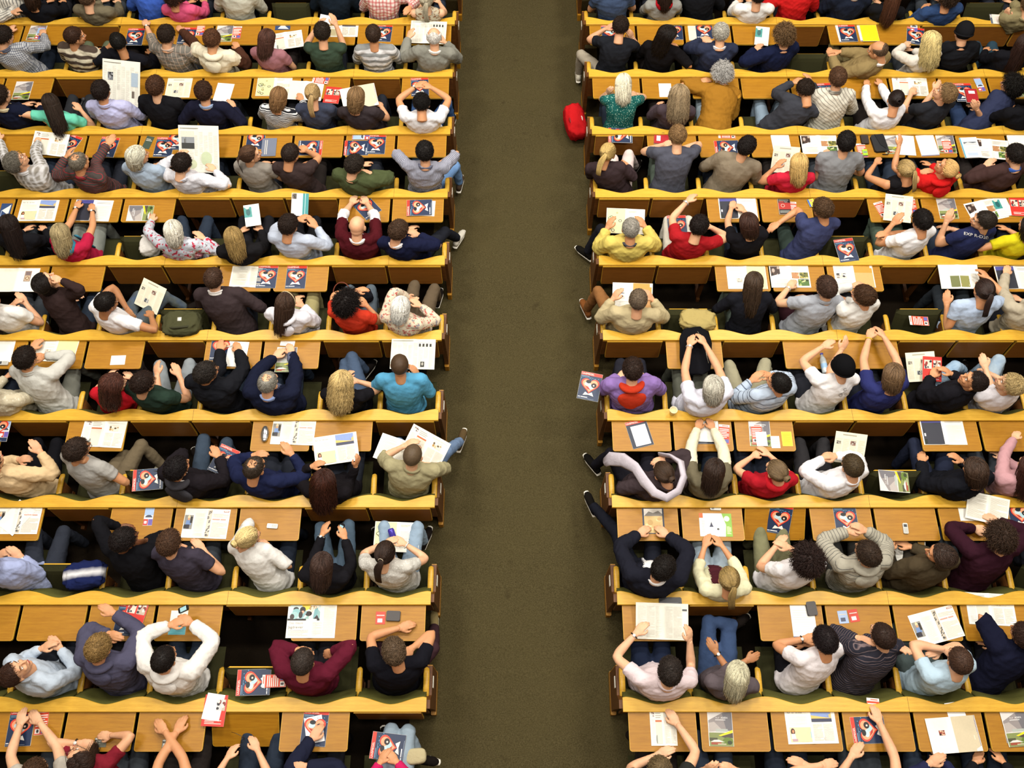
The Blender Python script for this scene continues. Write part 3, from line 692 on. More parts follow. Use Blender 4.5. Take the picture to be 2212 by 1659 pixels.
        mx_ = [n for n in k.node_tree.nodes if n.type == 'OBJECT_INFO'][0]; rgb = k.node_tree.nodes.new('ShaderNodeRGB'); rgb.outputs[0].default_value = srgb(sc_) + (1,)
        for l in list(mx_.outputs['Color'].links): k.node_tree.links.new(rgb.outputs[0], l.to_socket)
        mats.append(k)
    go = obj(names[gs[0]], raw_mesh('garment', [(inv(co), li, lt, gm)], mats), o, color=gs[1])
    if pat:
        for nm_, ar_ in (('su', su), ('sv', sv)): at_ = go.data.attributes.new(nm_, 'FLOAT', 'POINT'); at_.data.foreach_set('value', ar_.astype(np.float32))
    if 'print' in ex:
        from mathutils.bvhtree import BVHTree
        st_ = np.zeros(len(lt), int); st_[1:] = np.cumsum(lt)[:-1]; bv = BVHTree.FromPolygons([tuple(v) for v in co], [tuple(int(q) for q in li[a:a + n_]) for a, n_ in zip(st_, lt)])
        wh, px, py, rr, sz = ex['print'].split(','); px, py, rr, sz = float(px), float(py), math.radians(float(rr)), float(sz)
        if wh == 'doodle': mb_ = MB(); mb_.mat(plain('55535a')); G = [(.00, .0, .016), (.03, .006, .010), (.052, .026, .018), (.03, -.014, .014), (-.02, -.004, .02)]; TV, TF = [], []; 
        else: TV, TF = text_geo(wh.replace('_', ' '), sz)
        if wh == 'doodle':
            for (gx, gy, gr) in G:
                b0 = len(TV); TV = TV + [(gx + gr * k_ * math.cos(a), gy + gr * .7 * k_ * math.sin(a), 0) for a in np.linspace(0, 5.4, 16) for k_ in (1, .8)]; TF = TF + [(b0 + 2 * i, b0 + 2 * i + 1, b0 + 2 * i + 3, b0 + 2 * i + 2) for i in range(15)]
        c0 = at_z(px, py, p['fz'] + 1.0); sx = max(v[0] for v in TV) / 2; P_ = []
        for v in TV:
            a, b_ = v[0] - sx, v[1]; X = (a * math.cos(rr) - b_ * math.sin(rr)); Y = (a * math.sin(rr) + b_ * math.cos(rr)); h_ = None
            q = c0 + np.array((X, Y, 0)); d_ = nrm(q - cA); h_ = bv.ray_cast(Vector(cA), Vector(d_))[0]
            P_.append(inv((np.array(h_) - d_ * .004)[None])[0] if h_ is not None else inv(q[None])[0])
        mb = MB(); mb.add(P_, TF, plain('55535a' if wh == 'doodle' else 'd9d6d0', .8)); obj('shirt_print', mb.me('shirt_print'), go)
    co, li, lt = out[p['jt']]; n = normals(co, li, lt); co = co + n * warp(co, p['idx'] + 500, .008)[:, None]
    tc = ex.get('t', random.choice(['23262e', '1c1c20', '2b3442', '3a3f45', '272220', '1f2530'])); den = ex.get('den')
    obj('trousers', raw_mesh('trousers', [(inv(co), li, lt, 0)], [cloth('den', den) if den else cloth()]), o, color=tc)
    for (kn, ft, vis) in p['feet']:
        if vis:
            if ME_SHOE is None: ME_SHOE = shoe_mesh()
            s = obj('shoe', ME_SHOE, o, color=ex.get('sh', '1a1512')); d = ft - kn; y = math.degrees(math.atan2(-(d[0] + fw[0] * .15), (d[1] + .2))) if abs(d[0]) < .35 else (60 if d[0] < 0 else -60)
            mw = Matrix.Translation(tuple(inv(ft[None])[0] + np.array((0, 0, -.085)))) @ Matrix.Rotation(math.radians(y - p['tyaw']), 4, 'Z'); s.matrix_local = mw
    # collar, hood, scarf
    def ringpts(r1, r2, z0, a0, a1, n_, tilt=.35):
        c0 = N - up * .012; return [inv((c0 + rt * math.cos(a) * r1 + fw * math.sin(a) * r2 + up * (z0 - math.sin(a) * r2 * tilt))[None])[0] for a in np.linspace(a0, a1, n_)]
    if p['col'] in (1, 2) or 'col' in ex:
        cc = ex.get('col', gs[1]); V, Fc = tube(ringpts(.066, .062, .012, -math.pi * 1.32, math.pi * .32, 18), .010, .021, n=8, side=tuple(np.array((0, 0, 1.0)))); V2, F2 = tube(ringpts(.078, .074, -.004, -math.pi * 1.25, math.pi * .25, 16), .009, .016, n=8)
        mb = MB(); mb.add(V, Fc, cloth(pat if 'col' not in ex else '', gs[3] if len(gs) > 3 else 'ffffff', float(gs[4]) if len(gs) > 4 else .05)); mb.add(V2, F2, mb.mats[0]); obj('collar', mb.me('collar', True), go, color=cc)
    if p['col'] == 3:
        sb = MB(); P = ringpts(.098, .085, .004, -math.pi * 1.12, math.pi * .12, 16, .2); V, Fc = tube(P, [.016 + .036 * math.sin(math.pi * i / 15) for i in range(16)], [.014 + .020 * math.sin(math.pi * i / 15) for i in range(16)], n=10); V = np.array(V); V = V + (warp(V, p['idx'], .01)[:, None] * np.array((.3, .3, 1)))
        sb.add(list(V), Fc, cloth()); big = 1.35 if 'hood' in ex else 1.0; V, Fc = ell((0, 0, 0), (.098 * big, .044, .085 * big), 26, 18); V = np.array(V); V[:, 0] *= 1 - .28 * (-V[:, 2] / .1); q_ = N - up * (.10 * big) - fw * .140; V = inv(q_ + V @ np.stack([rt, fw, nrm(up + fw * .25)])); V = V + warp(V, p['idx'] + 3, .012)[:, None] * np.array((.3, 1, .5)); sb.add(list(V), Fc, cloth()); obj('hood', sb.me('hood', True), go, color=ex.get('hood', gs[1]))
    if 'scarf' in ex:
        sb = MB(); c = ex['scarf'].split(','); V, Fc = tube(ringpts(.088, .082, .0, 0, 2 * math.pi, 26, .3), .026, .034, n=12); V = np.array(V); V = V + warp(V, p['idx'] + 9, .016)[:, None] * np.array((.4, .4, 1)); sb.add(list(V), Fc, cloth(c[1] if len(c) > 1 else '', c[2] if len(c) > 2 else 'ffffff', .03))
        s_ = -1 if len(c) > 3 else 1; P = [inv((N + rt * s_ * .06 * (1 + .5 * t) + fw * (.09 - .0 * t) - up * (.05 + .36 * t) + fw * .06)[None])[0] for t in np.linspace(0, 1, 8)]
        V, Fc = tube(P, .03, .012, n=8); sb.add(V, Fc, sb.mats[0]); obj('scarf', sb.me('scarf', True), o, color=c[0])
    # hair
    st = p['hs'][0]; hm = Matrix.Translation(tuple(inv(p['Cc'][None])[0])) @ (Matrix(Rt.T.tolist()) @ Matrix(p['Rh'].tolist())).to_4x4() @ Matrix.Scale(1.0 if 'w' in ex else 1.03, 4)
    if st == 'beanie':
        if ME_BEANIE is None: ME_BEANIE = beanie()
        h = obj('hat', ME_BEANIE, o, color=p['hs'][1]); h.matrix_local = hm
    else:
        hmesh = get_hair(st, p['idx'])
        if hmesh is not None: h = obj('hair', hmesh, o, color=p['hs'][1]); h.matrix_local = hm
    if 'tie' in ex:
        mb = MB(); mb.tube([(math.cos(a) * .02, -.116, .035 + math.sin(a) * .02) for a in np.linspace(0, 6.283, 12)], .006, plain(ex['tie']), 6); h = obj('hair_tie', mb.me('hair_tie', True), o); h.matrix_local = hm
    if 'band' in ex:
        mb = MB(); mb.tube([(math.cos(a) * .092, .02 + .01 * math.sin(a), .02 + math.sin(a) * .108) for a in np.linspace(0, 3.1416, 16)], .005, plain(ex['band']), 6); h = obj('hair_band', mb.me('hair_band', True), o); h.matrix_local = hm
    if 'g' in ex:
        mb = MB(); k = plain('1c1a18', .3, .6)
        for s in (-1, 1):
            mb.tube([(s * .032 + math.cos(a) * .023, .108, .010 + math.sin(a) * .018) for a in np.linspace(0, 6.283, 14)], .0017, k, 5); mb.tube([(s * .055, .105, .015), (s * .083, .05, .014), (s * .086, -.01, .008)], .0018, k, 5)
        mb.tube([(-.01, .11, .014), (.01, .11, .014)], .0015, k, 5); h = obj('glasses', mb.me('glasses', True), o); h.matrix_local = hm
    for key, s in (('wl', -1), ('wr', 1)):
        if key in ex:
            S0, E, W = p['arms'][s][:3]; f = nrm(W - E); c0 = W - f * .025; a_ = nrm(np.cross(f, (0, 0, 1))); b_ = np.cross(a_, f); mb = MB()
            P = [inv((c0 + a_ * math.cos(t) * .031 + b_ * math.sin(t) * .029)[None])[0] for t in np.linspace(0, 6.283, 14)]; cc = ex[key] or '1a1a1c'
            mb.tube(P, .006, plain(cc, .4, .5), 6)
            if cc in ('1a1a1c', 'b9b9b4', '3a2a1c'): V, Fc = ell(inv((c0 + b_ * .031)[None])[0], (.015, .015, .006), 12, 6); mb.add(V, Fc, plain('d6d6d0', .2, .6))
            obj('wristwatch' if cc in ('1a1a1c', 'b9b9b4', '3a2a1c') else 'bracelet', mb.me('band', True), o)
    return o
# row | head px | seat px | head yaw,pitch,torso yaw | hair | garment | left hand | right hand | extras | label
TABLE = '''
0|6,-42|14|0|short:2a1d14|shirt:d9d6cc:vs:55565a:.035|38,35,m|||person in grey-striped white shirt at the top left corner, beside a black-clad neighbour
0|70,-8|88|-5|medium:2c1c12|long:14151a|||w|person with brown hair and black top in the topmost row, left end
0|190,-5|208|-10|short:5a4432|long:6f6753||||person in olive-grey top in the topmost row, right of the black top
0|318,-46|312|0|short:3a2a1c|sweat:3e63c4||||person in bright blue sweater in the topmost row
0|378,-8|402|-15|curly:3a2218|long:d4577e|||w|person in coral pink top with dark curly hair, topmost row
0|506,-44|505|0|short:8a7a60|sweat:b9b8aa||||person in pale grey sweater in the topmost row left of the gap
0|720,-46|715|0|short:2a2018|sweat:16202b||||person in black sweater in the topmost row left of the red checked shirt
0|826,-40|822|0|short:6a4a2c|shirt:ead9d2:pl:b8323a:.045||895,25,.9|fat=1.05|person in red and white checked shirt, topmost row
0|921,0|926|0,-10|pony:a39a84|tank:c9bfa6:fl:8a5a3a:.03|||w band=5a5648|person with grey hair band and patterned top at the aisle, topmost row
0|1325,-38|1328|0|short:2e2219|tee:3d4c68|||fat=1.05|person in blue-grey T-shirt at the aisle, topmost row right of it
0|1437,-18|1433|0|bob:2c1c14|long:8f8f8a|||w scarf=b3121f|person in grey top with a red scarf, topmost row
0|1512,-50|1520|0|short:241a14|sweat:15161a||||person in black in the topmost row between red scarf and white shirt
0|1636,-10|1625|0|short:2b1d15|long:ecebe9||||person in white long-sleeved top, topmost row
0|1728,-48|1722|0|medium:3a2418|jacket:c51f20|1690,12,m|||person in bright red jacket, topmost row
0|1850,-34|1830|0|short:2c241c|jacket:1b2130|||col=a9c3dc|person in black jacket with pale blue collar, topmost row
0|1930,-6|1905|-10|long:4a2c1c|long:17171a|||w t=5c5a44|person with long reddish brown hair and black top, topmost row
0|2046,-6|2045|0|curly:3a2a1e|sweat:2f456d|1990,20,l|||person in blue sweatshirt with brown curls, topmost row
0|2222,10|2200|0|short:6a5238|jacket:8f8460|2190,36,m|||person in khaki at the top right corner
1|9,80|42|-30,-25,10|short:241a14|shirt:b9bcc0:pl:2c3350:.022|25,62,d|100,70,d,118,112|t=1d2430|person in dark blue and white checked shirt at the left edge, second row
1|162,80|170|-55,-10,-8|crop:3a2418|sweat:4c4038:st:d8cfb8:.085|||t=59604a|person in brown and cream broad-striped sweater looking to his right-hand neighbour
1|257,94|275|25,-25,-10|crop:15120f|long:15151b|228,95,.95||sk=3|person with black hair and black shirt with one hand raised beside the face
1|361,78|378|-15,-25|short:2c2018|rolled:77736c:pf:d3b9a8:.05|314,50,c,328,85|412,98,d|wl= |person in grey window-check shirt with hand on the ledge
1|459,88|462|-10,-30|short:5a3a26|hood:e2dac2|387,60,d,428,98|517,98,d|sk=1 t=4a3226 slv=4a2e22,.35|person in cream hooded vest over brown sleeves
1|578,86|590|-30,-25|bob:4a3028|tee:9a6a72||603,112,d|w|person with brown wavy hair and dusty mauve T-shirt
1|697,72|704|0,-25|short:2a2018|tee:38483a|688,48,1.0,666,100,.9|724,44,1.0,738,100,.9||person in dark green T-shirt holding paper above the head with both hands
1|807,76|812|0,-15|crop:3a2a20|long:8b8d8d:st:dcdde0:.075||||person in grey and white striped sweater looking at the navy magazine
1|938,82|934|0,-20|fringe:d6d2cc|suit:85857c|878,76,.88,868,120,.8|958,84,.88,985,125,.8|sk=5 col=e8e6e0|bald white-fringed person in grey tweed jacket reading a newspaper
1|1340,60|1322|-10,-35|short:2a1e18|tee:1e2026|1312,52,1.0,1268,108,.85|1366,70,.98,1378,95,.8|L=1255,118,.5,1250,158,.12 t=a59c8c sh=d8d2c0|person in black T-shirt with head propped on hand at the aisle
1|1442,78|1424|-75,-5,-15|wavy:19120f|long:141214||1478,104,.95|w|person with very long black hair smiling sideways
1|1556,74|1545|0,-30|short:b9b5aa|sweat:2c3248|1516,82,d,1500,96|1528,86,d|col=d9dbe2|grey-haired person in dark blue sweater with white collar leaning on the desk
1|1693,78|1668|5,-25,20|curly:6b5236|jacket:171d38|1624,104,.85|||curly-haired person in navy jacket holding an open booklet
1|1896,110|1850|55,-20,35|fringe:5a4634|suit:8d7a52|1786,118,.75|1800,110,.78|sk=1 t=6d6242 col=e6e4e2|balding person in tan suit turned to the aisle side
1|2008,92|1995|10,-30,20|wavy:c9b67e|long:dcd6cc|1952,92,d,1935,120,.85||w|person with long blond hair and white top, head bowed
1|2080,72|2072|0,-25|beanie:17171a|jacket:17181c||||person in black jacket and black knitted cap, second row
1|2210,96|2172|-20,-15|long:2c1a14|long:15151a|||w t=2c4250|person in black at the right edge, second row
2|2,208|28|-30,-5|short:2a1c14|jacket:15192c|||col=cfc4a2|person in navy jacket with long face at the left edge, third row
2|112,226|128|15,-35,-5|long:2c211a|tee:6ac9ae|85,262,.8|178,232,.75|w t=2a2c30|person in mint green T-shirt with long dark hair and a phone
2|220,198|244|-5,-15|short:241a16|shirt:b9bbe2|||sc=1.08 t=3a3c48|person in lavender shirt behind a large raised newspaper
2|338,188|345|-15,-15|short:4a3020|sweat:17171b|||t=1a1a20|person in black sweater reading a spread newspaper
2|441,200|452|0,-20|short:3e281c|vneck:1b1c2e|424,228,.8|512,232,.75,530,262,.7|col=93a8cc|person in navy sweater with light blue shirt collar
2|603,212|594|-20,-35|medium:7b5c3c|long:dfe0e2:st:23242a:.016||655,208,d|w|person in narrow black and white striped top
2|676,204|680|0,-25|pony:a58a5e|long:3d4356|||w tie=1c1c1e|person with blond ponytail and slate blue top
2|770,212|792|-15,-25|medium:7a5f40|tee:373033|||sc=1.08|person with light brown hair in charcoal T-shirt holding a magazine
2|911,226|912|0,-40|short:15110f|tee:e9e9ee|902,176,.98,868,225,.95|928,178,.98,966,222,.95|sk=1 fat=1.08 R=985,200,.5,975,262,.15 t=3f5f92 wl= |person in white T-shirt with hands clasped above the head
2|1346,184|1343|0,-45|bob:d8d2bc|tee:20605c:dots:a8d0c0:.018|1312,186,1.0,1306,222,.85|1376,190,1.0,1382,225,.85|w|person with white-blond bob in teal speckled top
2|1466,208|1450|0,-35|wavy:8f7c60|long:473c42|||w|person with frizzy grey-blond hair and plum top
2|1560,162|1555|5,-40|curly:b9b7b4|jacket:9a6c24|1508,168,d||fat=1.08 t=8c9aa4|grey curly-haired person in mustard brown jacket leaning forward
2|1739,196|1688|10,-45,-15|short:2c2018|long:3a3c44|1716,172,.85,1695,200,.9|1752,168,.9|sk=1 t=7d8fa0|person in dark grey shirt slumped forward onto the desk
2|1808,170|1796|0,-20|short:5a3e2a|shirt:d6d2c4:ds:6a6660:.05|||sc=1.12|person in cream shirt with grey diagonal stripes
2|1934,218|1906|-10,-30,10|bun:1d1413|long:e9e9ee|1869,178,d,1858,222,.85|1896,176,d,1912,212,.9|w sk=1|person with dark hair bun in white long-sleeved top
2|2040,202|2012|60,20,15|short:8a6f4c|tee:27292f|1966,196,d,1958,232,.8|2010,186,.95,1972,215,.85|sk=5|person in charcoal T-shirt looking back over the shoulder
2|2184,186|2130|45,-5,10|curly:15120f|polo:2f3550|2100,242,.85,2078,268,.78||sc=1.08 t=2b3a58|person with black curls in navy polo shirt resting on the elbow
2|2232,215|2205|0|short:2a1c14|long:141418||||person in black partly cut off at the right edge, third row
3|36,350|86|-45,25,-10|short:6b665c|shirt:8f8b84:pl:d9dade:.06|-8,288,d|82,300,d,70,335,.95|g wr=b9b9b4|grey-bearded person with glasses in grey plaid shirt looking up
3|172,352|205|-25,-10,-15|wisp:6e665a|shirt:46403e:sf:9a3038:.03|140,330,.9|236,300,.95,200,335,.9|wr=b9b9b4 sk=1|balding person in dark red-lined shirt, one arm raised
3|298,338|325|-50,-5,-10|medium:c9c6b4|polo:9fb0c4||||white-haired person in pale blue polo shirt
3|394,356|420|-25,-30|short:241a16|shirt:e3e3ea:vs:b9bac6:.012|384,325,.95|473,362,.85||person in white pinstriped shirt behind the newspaper
3|541,335|556|-65,0,-10|pony:4a3426|tee:8e8880|||w|person in taupe T-shirt with brown ponytail in profile
3|628,334|652|-25,-25,-10|crop:2e221c|tee:3d3130||662,318,d,722,352,.95|sk=1|person in dark brown T-shirt with arm bent over the desk
3|766,358|780|-30,-25,-15|short:2e2620|jacket:4a5336||800,364,.95|fat=1.05|person in olive green jacket in front of two navy magazines
3|918,330|915|0,-25|short:1a1614|rolled:a2a4b2:vs:565a72:.014|890,360,.92,876,345,.9|940,350,.92,966,332,.9|R=1000,345,.5,992,395,.14 t=6e93c4 sh=4a3c30 sc=1.1|person in blue pinstriped shirt with jeans leg in the aisle
3|1312,332|1318|-25,-30|pony:b3985e|long:392d30|||w L=1325,345,.62,1290,380,.3 R=1358,335,.68,1372,360,.35 t=d8c8c4|person with curly blond ponytail and dark brown cardigan
3|1463,296|1452|0,-35|short:8a6c48|tee:50525f|1438,306,d,1402,328,.85|1452,320,d,1508,312,.85|sc=1.12 t=59665c|person in slate blue T-shirt leaning forward on crossed arms
3|1612,318|1574|-35,-20,-15|short:1d1614|sweat:867a68|||fat=1.05|person in taupe sweatshirt with black hair
3|1725,356|1708|5,-30|bob:c2a266|tee:c3263c|1672,350,.9,1655,395,.8||w|blond person in red T-shirt holding a rolled newspaper
3|1826,308|1812|-5,-15|short:1c1716|tee:86888c|1786,336,d,1775,360,.8||sc=1.12|person in mid-grey T-shirt with black hair
3|1955,368|1938|30,-25,10|pony:9c8354|tank:1b1a1d|1888,344,d,1858,398,.8|1936,302,1.05,1945,350,.95|w sk=1|person in black tank top with long blond ponytail, arm raised
3|2044,364|2030|50,20,10|bun:c09a62|hood:cc2020|1988,358,.95||w|blond person in red hooded top looking up
3|2192,336|2152|20,-25,15|short:1c1512|sweat:43302e|2122,352,.85,2088,388,.8|2146,366,.85|col=3c62b8|person in brown sweater with blue collar
4|22,488|40|5,-25|long:1f1614|long:16161a|||w|person with long dark hair in black at the left edge, fifth row
4|133,508|150|0,-30,-10|bob:9a8a66|tee:b02142|172,440,d,162,470,.85|202,446,d,218,505,.9|w scarf=3a7d94:fl wl=3a2a1c wr=1a1a1c t=8a8f88|person with ash blond bob, crimson T-shirt and blue scarf
4|376,500|385|0,-25|medium:d3cec0|long:c3c8d4:fl:b8344c:.05|324,470,d,318,500,.9|448,506,.85,468,535,.8|w fat=1.08 wl=3a2a1c|white-haired person in floral blouse
4|506,516|525|10,-30|bob:8f7648|long:1a191b||||dark blond person in black with bob haircut
4|624,488|640|-20,-25|short:2a1e18|long:b9c3d6|654,466,.85|688,482,.85,705,520,.8|sk=1|person in pale blue-grey top leafing through a teal brochure
4|772,490|772|-10,-25|bald:000000|rolled:4c151c|762,430,d,728,474,.95|790,430,d,828,474,.95|col=e6e6ea slv=e6e6ea,.98 fat=1.1 sk=5|bald person in maroon sweater with fingers interlaced
4|861,500|888|-30,-25,-10|short:4a3628|vneck:191d38||905,500,.85|col=e6e6ec R=962,500,.45,988,515,.12 sh=d8d4c8 t=20222a|person in navy sweater with white collar at the aisle
4|1362,496|1354|0,-25|crop:9a958c|jacket:d6c266|1310,484,.85,1302,510,.8|1392,480,.85,1406,508,.8|fat=1.08 col=4a4a52 L=1298,495,.5,1268,545,.12 t=1c1d24 sh=15130f wl= |grey-haired person in yellow jacket holding an open magazine
4|1509,490|1482|-20,-30,-10|short:1f1614|tee:a51e24|1488,424,.95,1466,468,.95|1534,476,1.0|t=d6d0c2 den=e0dccf wl=b9b9b4|person in dark red shirt stretching one arm over the desk
4|1616,484|1620|25,-25|medium:3a241c|tee:17161a|1580,440,d,1556,490,.85|1600,446,d|w|person in black T-shirt with wavy dark brown hair
4|1776,452|1748|30,-20,10|short:57402c|tee:3a4064|1668,482,.8,1690,475,.85|1760,478,.85|sc=1.08 t=3c4a44|brown-haired person in indigo T-shirt leaning on the desk
4|1990,478|1958|15,-25,20|short:17110f|tee:ecebee|1924,472,.95,1890,520,.75|1900,506,.85|g t=48564a sk=1|black-haired person with glasses in white T-shirt, arms crossed
4|2124,478|2078|65,-5,15|crop:2c241d|tee:252b50|2034,470,.95,2022,490,.85||sc=1.06 print=EXP_R-D20,2108,512,-14,.055|person in navy T-shirt with white lettering on the back
4|2222,490|2198|20,-10|medium:1f1714|tee:dacd22|2152,518,.85||w sk=1|person in bright yellow T-shirt at the right edge
5|-22,650|22|-10,0|short:2a1c14|tee:e4e2de|42,656,.8|60,648,.8,75,690,.8||person in white T-shirt cut off by the left edge, sixth row
5|98,610|130|-40,25,-15|bob:1a1412|long:332625||124,594,1.2,180,640,1.0|w sk=2|person in dark brown turtleneck with hand behind the head
5|231,655|245|-45,-20,-25|crop:17110e|tee:e9e8ec|290,668,.75,262,655,.85|340,680,.75,352,700,.8|sk=3 t=5a5f58 den=4a5a72 R=372,628,.62,400,665,.4 L=300,640,.55,330,690,.2|person in white T-shirt reading a folded newspaper in the lap
5|463,603|492|-10,-15|crop:453024|vneck:3a3032|||col=e6e4e2 fat=1.08 sc=1.1|person in dark brown V-neck sweater with white collar
5|618,656|632|-25,-25|long:3d2c22|hood:dedde6||652,652,.8,672,690,.8|w band=c8b890 t=9d9468|person in white hoodie with long brown hair
5|752,655|765|-45,-5,-10|afro:17100f|tee:cf3d28|780,618,.85,745,632,.85|793,650,.85,812,695,.8|w t=55606a|person in orange-red T-shirt with big black curls
5|866,666|885|-15,-30,-15|medium:d8d6cf|long:d9cdb6:fl:b8645c:.035|893,634,.8,878,640,.85|908,650,.8,928,680,.8|w fat=1.05 L=895,618,.62,890,640,.3 R=938,625,.62,945,645,.3 t=5e5140|white-haired person in cream flowered blouse at the aisle
5|1378,650|1362|-5,-25|crop:6b5c4c|sweat:b9ab86|1322,636,.88,1305,668,.8|1408,636,.88,1425,668,.8|fat=1.1 L=1288,625,.6,1268,668,.14 t=8a5f38 sh=7a4a24|person in beige sweater with brown trousers stretched into the aisle
5|1627,612|1625|0,-25|long:3f3024|long:1a1b22|||w t=59665e|person with long straight brown hair in black
5|1783,622|1750|20,-15,5|short:49342a|polo:a3a8b2|1700,612,d,1668,660,.8||sc=1.08 t=321a20 wl=b9b9b4|person in pale grey polo shirt with open hand on the magazine
5|1864,640|1842|50,-10|short:4a3220|long:dddcd8|1846,606,.95,1822,618,.95||sc=.98|person in off-white shirt leaning on the desk
5|2124,628|2104|5,-25|pony:2c1e1a|tee:b3c5e0|2034,655,.8,2050,690,.8|2132,590,.85|tie=1c1c1e t=262b30|person in sky blue T-shirt with long dark ponytail
5|2240,640|2222|0|short:3a2a1c|long:b5ab96|2172,582,d,2170,625,.85|||person in beige sleeve reaching in from the right edge
6|-24,840|-4|0|short:3a2a1c|long:c8bfa6:dots:d9d2be:.03||||person in cream patterned top cut off at the left edge
6|57,775|86|-15,-20,-10|short:221813|shirt:c6c6c0|72,742,d|92,760,.9,158,790,.95|sc=1.08 t=7b7d74|person in pale grey shirt with slim shoulder straps
6|246,832|222|-50,-15,0|wavy:46281f|tee:c41e2c|||w|person with long red-brown hair and red T-shirt
6|311,828|340|-45,-15,-15|short:2a1c16|tee:27382f|352,802,.78,338,830,.8|392,800,.78,402,835,.75|t=8a9196 L=345,790,.55,350,830,.3|person in dark green T-shirt with knees apart
6|447,806|472|-45,-10,-10|short:2b2623|jacket:191a1f|484,746,d,462,790,.85|518,748,d,530,790,.85|g fat=1.08|person in black jacket with glasses holding a pen
6|580,828|590|-20,-20|wisp:85827a|suit:181c30|600,760,d,560,800,.85|630,752,d,660,800,.85|fat=1.12 front=5a6078,.07 col=8ea3d4 wl=b9b9b4|person in navy suit with both hands on the desk
6|739,828|752|-15,-30|wavy:b9a06c|tee:17161a||768,812,.85|w t=46566e R=760,770,.62,790,800,.3|person with long blond curls and black T-shirt
6|864,790|868|0,-20|buzz:4a3828|long:58a0c8||900,806,.85,930,850,.8|sc=1.06 t=15151a|shaven-headed person in sky blue top at the aisle
6|1366,800|1366|0,-30|short:2f2019|hood:8a6fae|||fat=1.1 hood=c03a22 t=23232b|brown-haired person in purple jacket with red lining
6|1540,838|1512|5,-25,15|medium:b2aea2|tee:d9dbea|1490,732,.90,1462,810,.9|1517,730,.90,1556,800,.9|sc=1.12 wl=b9b9b4 g t=56584e|silver-haired person in white T-shirt with hands folded on a black jacket
6|1681,828|1638|50,0,15|crop:15110f|long:b3c2d6:sf:3c4250:.06|1620,812,.85,1600,830,.8|1648,800,.85|sk=1 t=9a957c L=1575,790,.55,1585,850,.2 R=1655,780,.55,1660,830,.2|person in pale blue striped top looking up
6|1818,792|1788|15,-15,5|beanie:0e0e10|tee:eeecee|1780,736,.92,1732,788,.9|1812,742,.92,1820,790,.9|sc=1.05 t=2a2c34 print=doodle,1826,848,25,1|person in black knitted cap and white T-shirt with doodle
6|1928,812|1900|0,-30,10|medium:69523a|tee:2c3166|1878,716,.9,1848,790,.9|1904,714,.9,1945,780,.92|wl=d8b52a|brown-haired person in navy T-shirt with yellow wristband
6|2102,824|2040|65,20,20|crop:241a17|jacket:18171c|2008,806,.72,1990,840,.7|2040,800,.75|den=7d9ab8 t=a9c2d8 L=2090,755,.68,2080,800,.3|dark-haired person in black jacket holding a red book
6|2180,830|2170|60,15,10|short:b7a070|tee:e6e4ec|2130,782,.85,2140,815,.8||den=8aa0b8 t=a9bccb L=2158,778,.68,2150,820,.3|blond person in white T-shirt at the right edge, seventh row
7|-18,1000|40|-20,0|short:3a2a1c|shirt:d9bd93|60,986,.8|98,962,1.0,118,1040,.85|t=121216|person in peach shirt at the left edge with a hand held up
7|168,972|196|-40,-15,-20|short:33261f|tee:a4a29e|208,1000,.85,250,1010,.85|225,1010,.8,270,1040,.75|g t=6a5e4a L=270,985,.55,255,1020,.25 R=310,955,.6,350,1005,.3 sh=c9c4a8 sc=1.08|dark-haired person in grey T-shirt with khaki legs crossed
7|384,1012|420|-35,-10,-15|short:171214|hood:1e1a1e|408,1002,1.0|478,976,.75,500,1030,.75|hood=3a393e col=e6e3e0 t=3a4655 sk=1 L=440,950,.55,430,990,.3|black-haired person in black hooded top over white
7|550,1012|582|-25,-20|wisp:3a3028|long:1d2342|558,970,.9|637,966,.95,660,1020,.85|fat=1.05 g sk=1|balding person in navy top with one hand raised
7|700,1042|725|-10,-25|wavy:33180f|long:171417|676,990,.95|775,990,.9,765,1015,.85|w band=5a3a28|person with long auburn hair reading an open magazine
7|892,985|880|-15,-20|buzz:5a4a38|rolled:a19a78|882,952,.85,842,985,.85|905,998,.8,948,1010,.8|fat=1.08 R=965,975,.6,998,950,.16 t=6f86a8 sh=54442c|shaven-headed person in khaki shirt at the aisle, reading
7|1433,1022|1392|30,-25,10|bun:3a2a1e|jacket:3d3336|1390,1062,.7,1318,1058,.75|1425,978,.95,1470,1000,.9|w fat=1.08 L=1320,980,.55,1285,1005,.14 t=1c1b22 sh=14120f |person in brown jacket with a long pale scarf
7|1542,1018|1532|-10,-30|bob:2e2019|long:6b6450|1508,912,d,1484,985,.9|1536,912,d,1574,985,.9|w slv=e2dcc0,.42|dark-haired person in olive vest over cream sleeves, writing
7|1677,1018|1658|30,-20,5|bun:69563e|tee:a91c28|1625,975,.72,1606,1005,.8|1652,972,.72|w scarf=c4202c|person in red T-shirt with twisted red scarf
7|1840,1008|1790|15,-25,25|crop:4a3c28|shirt:ebebf0|1778,980,.8,1745,1010,.85|1790,976,.8|t=2b2a2c|short-haired person in white shirt with fingertips together
7|2105,1016|2062|20,-30,15|medium:3c2c22|jacket:15161c||2062,985,.8|t=23283a|brown-haired person in black jacket bending sideways
7|2222,1010|2188|10,-20|long:3c2018|long:bf9298|2194,934,.85,2140,965,.9||w|person in mauve long-sleeved top at the right edge
8|-28,1210|42|-10,5|short:3a2a1c|shirt:a3aed6|12,1185,.8|45,1195,.8,75,1225,.75|wr=1a1a1c t=2e323c|person in pale blue shirt lying back at the left edge
8|270,1166|288|-45,-15,-5|short:1d1616|long:141418|262,1125,d,238,1150,.9|308,1152,1.0,328,1140,.9|sk=4|dark-skinned person in black resting head in the arms
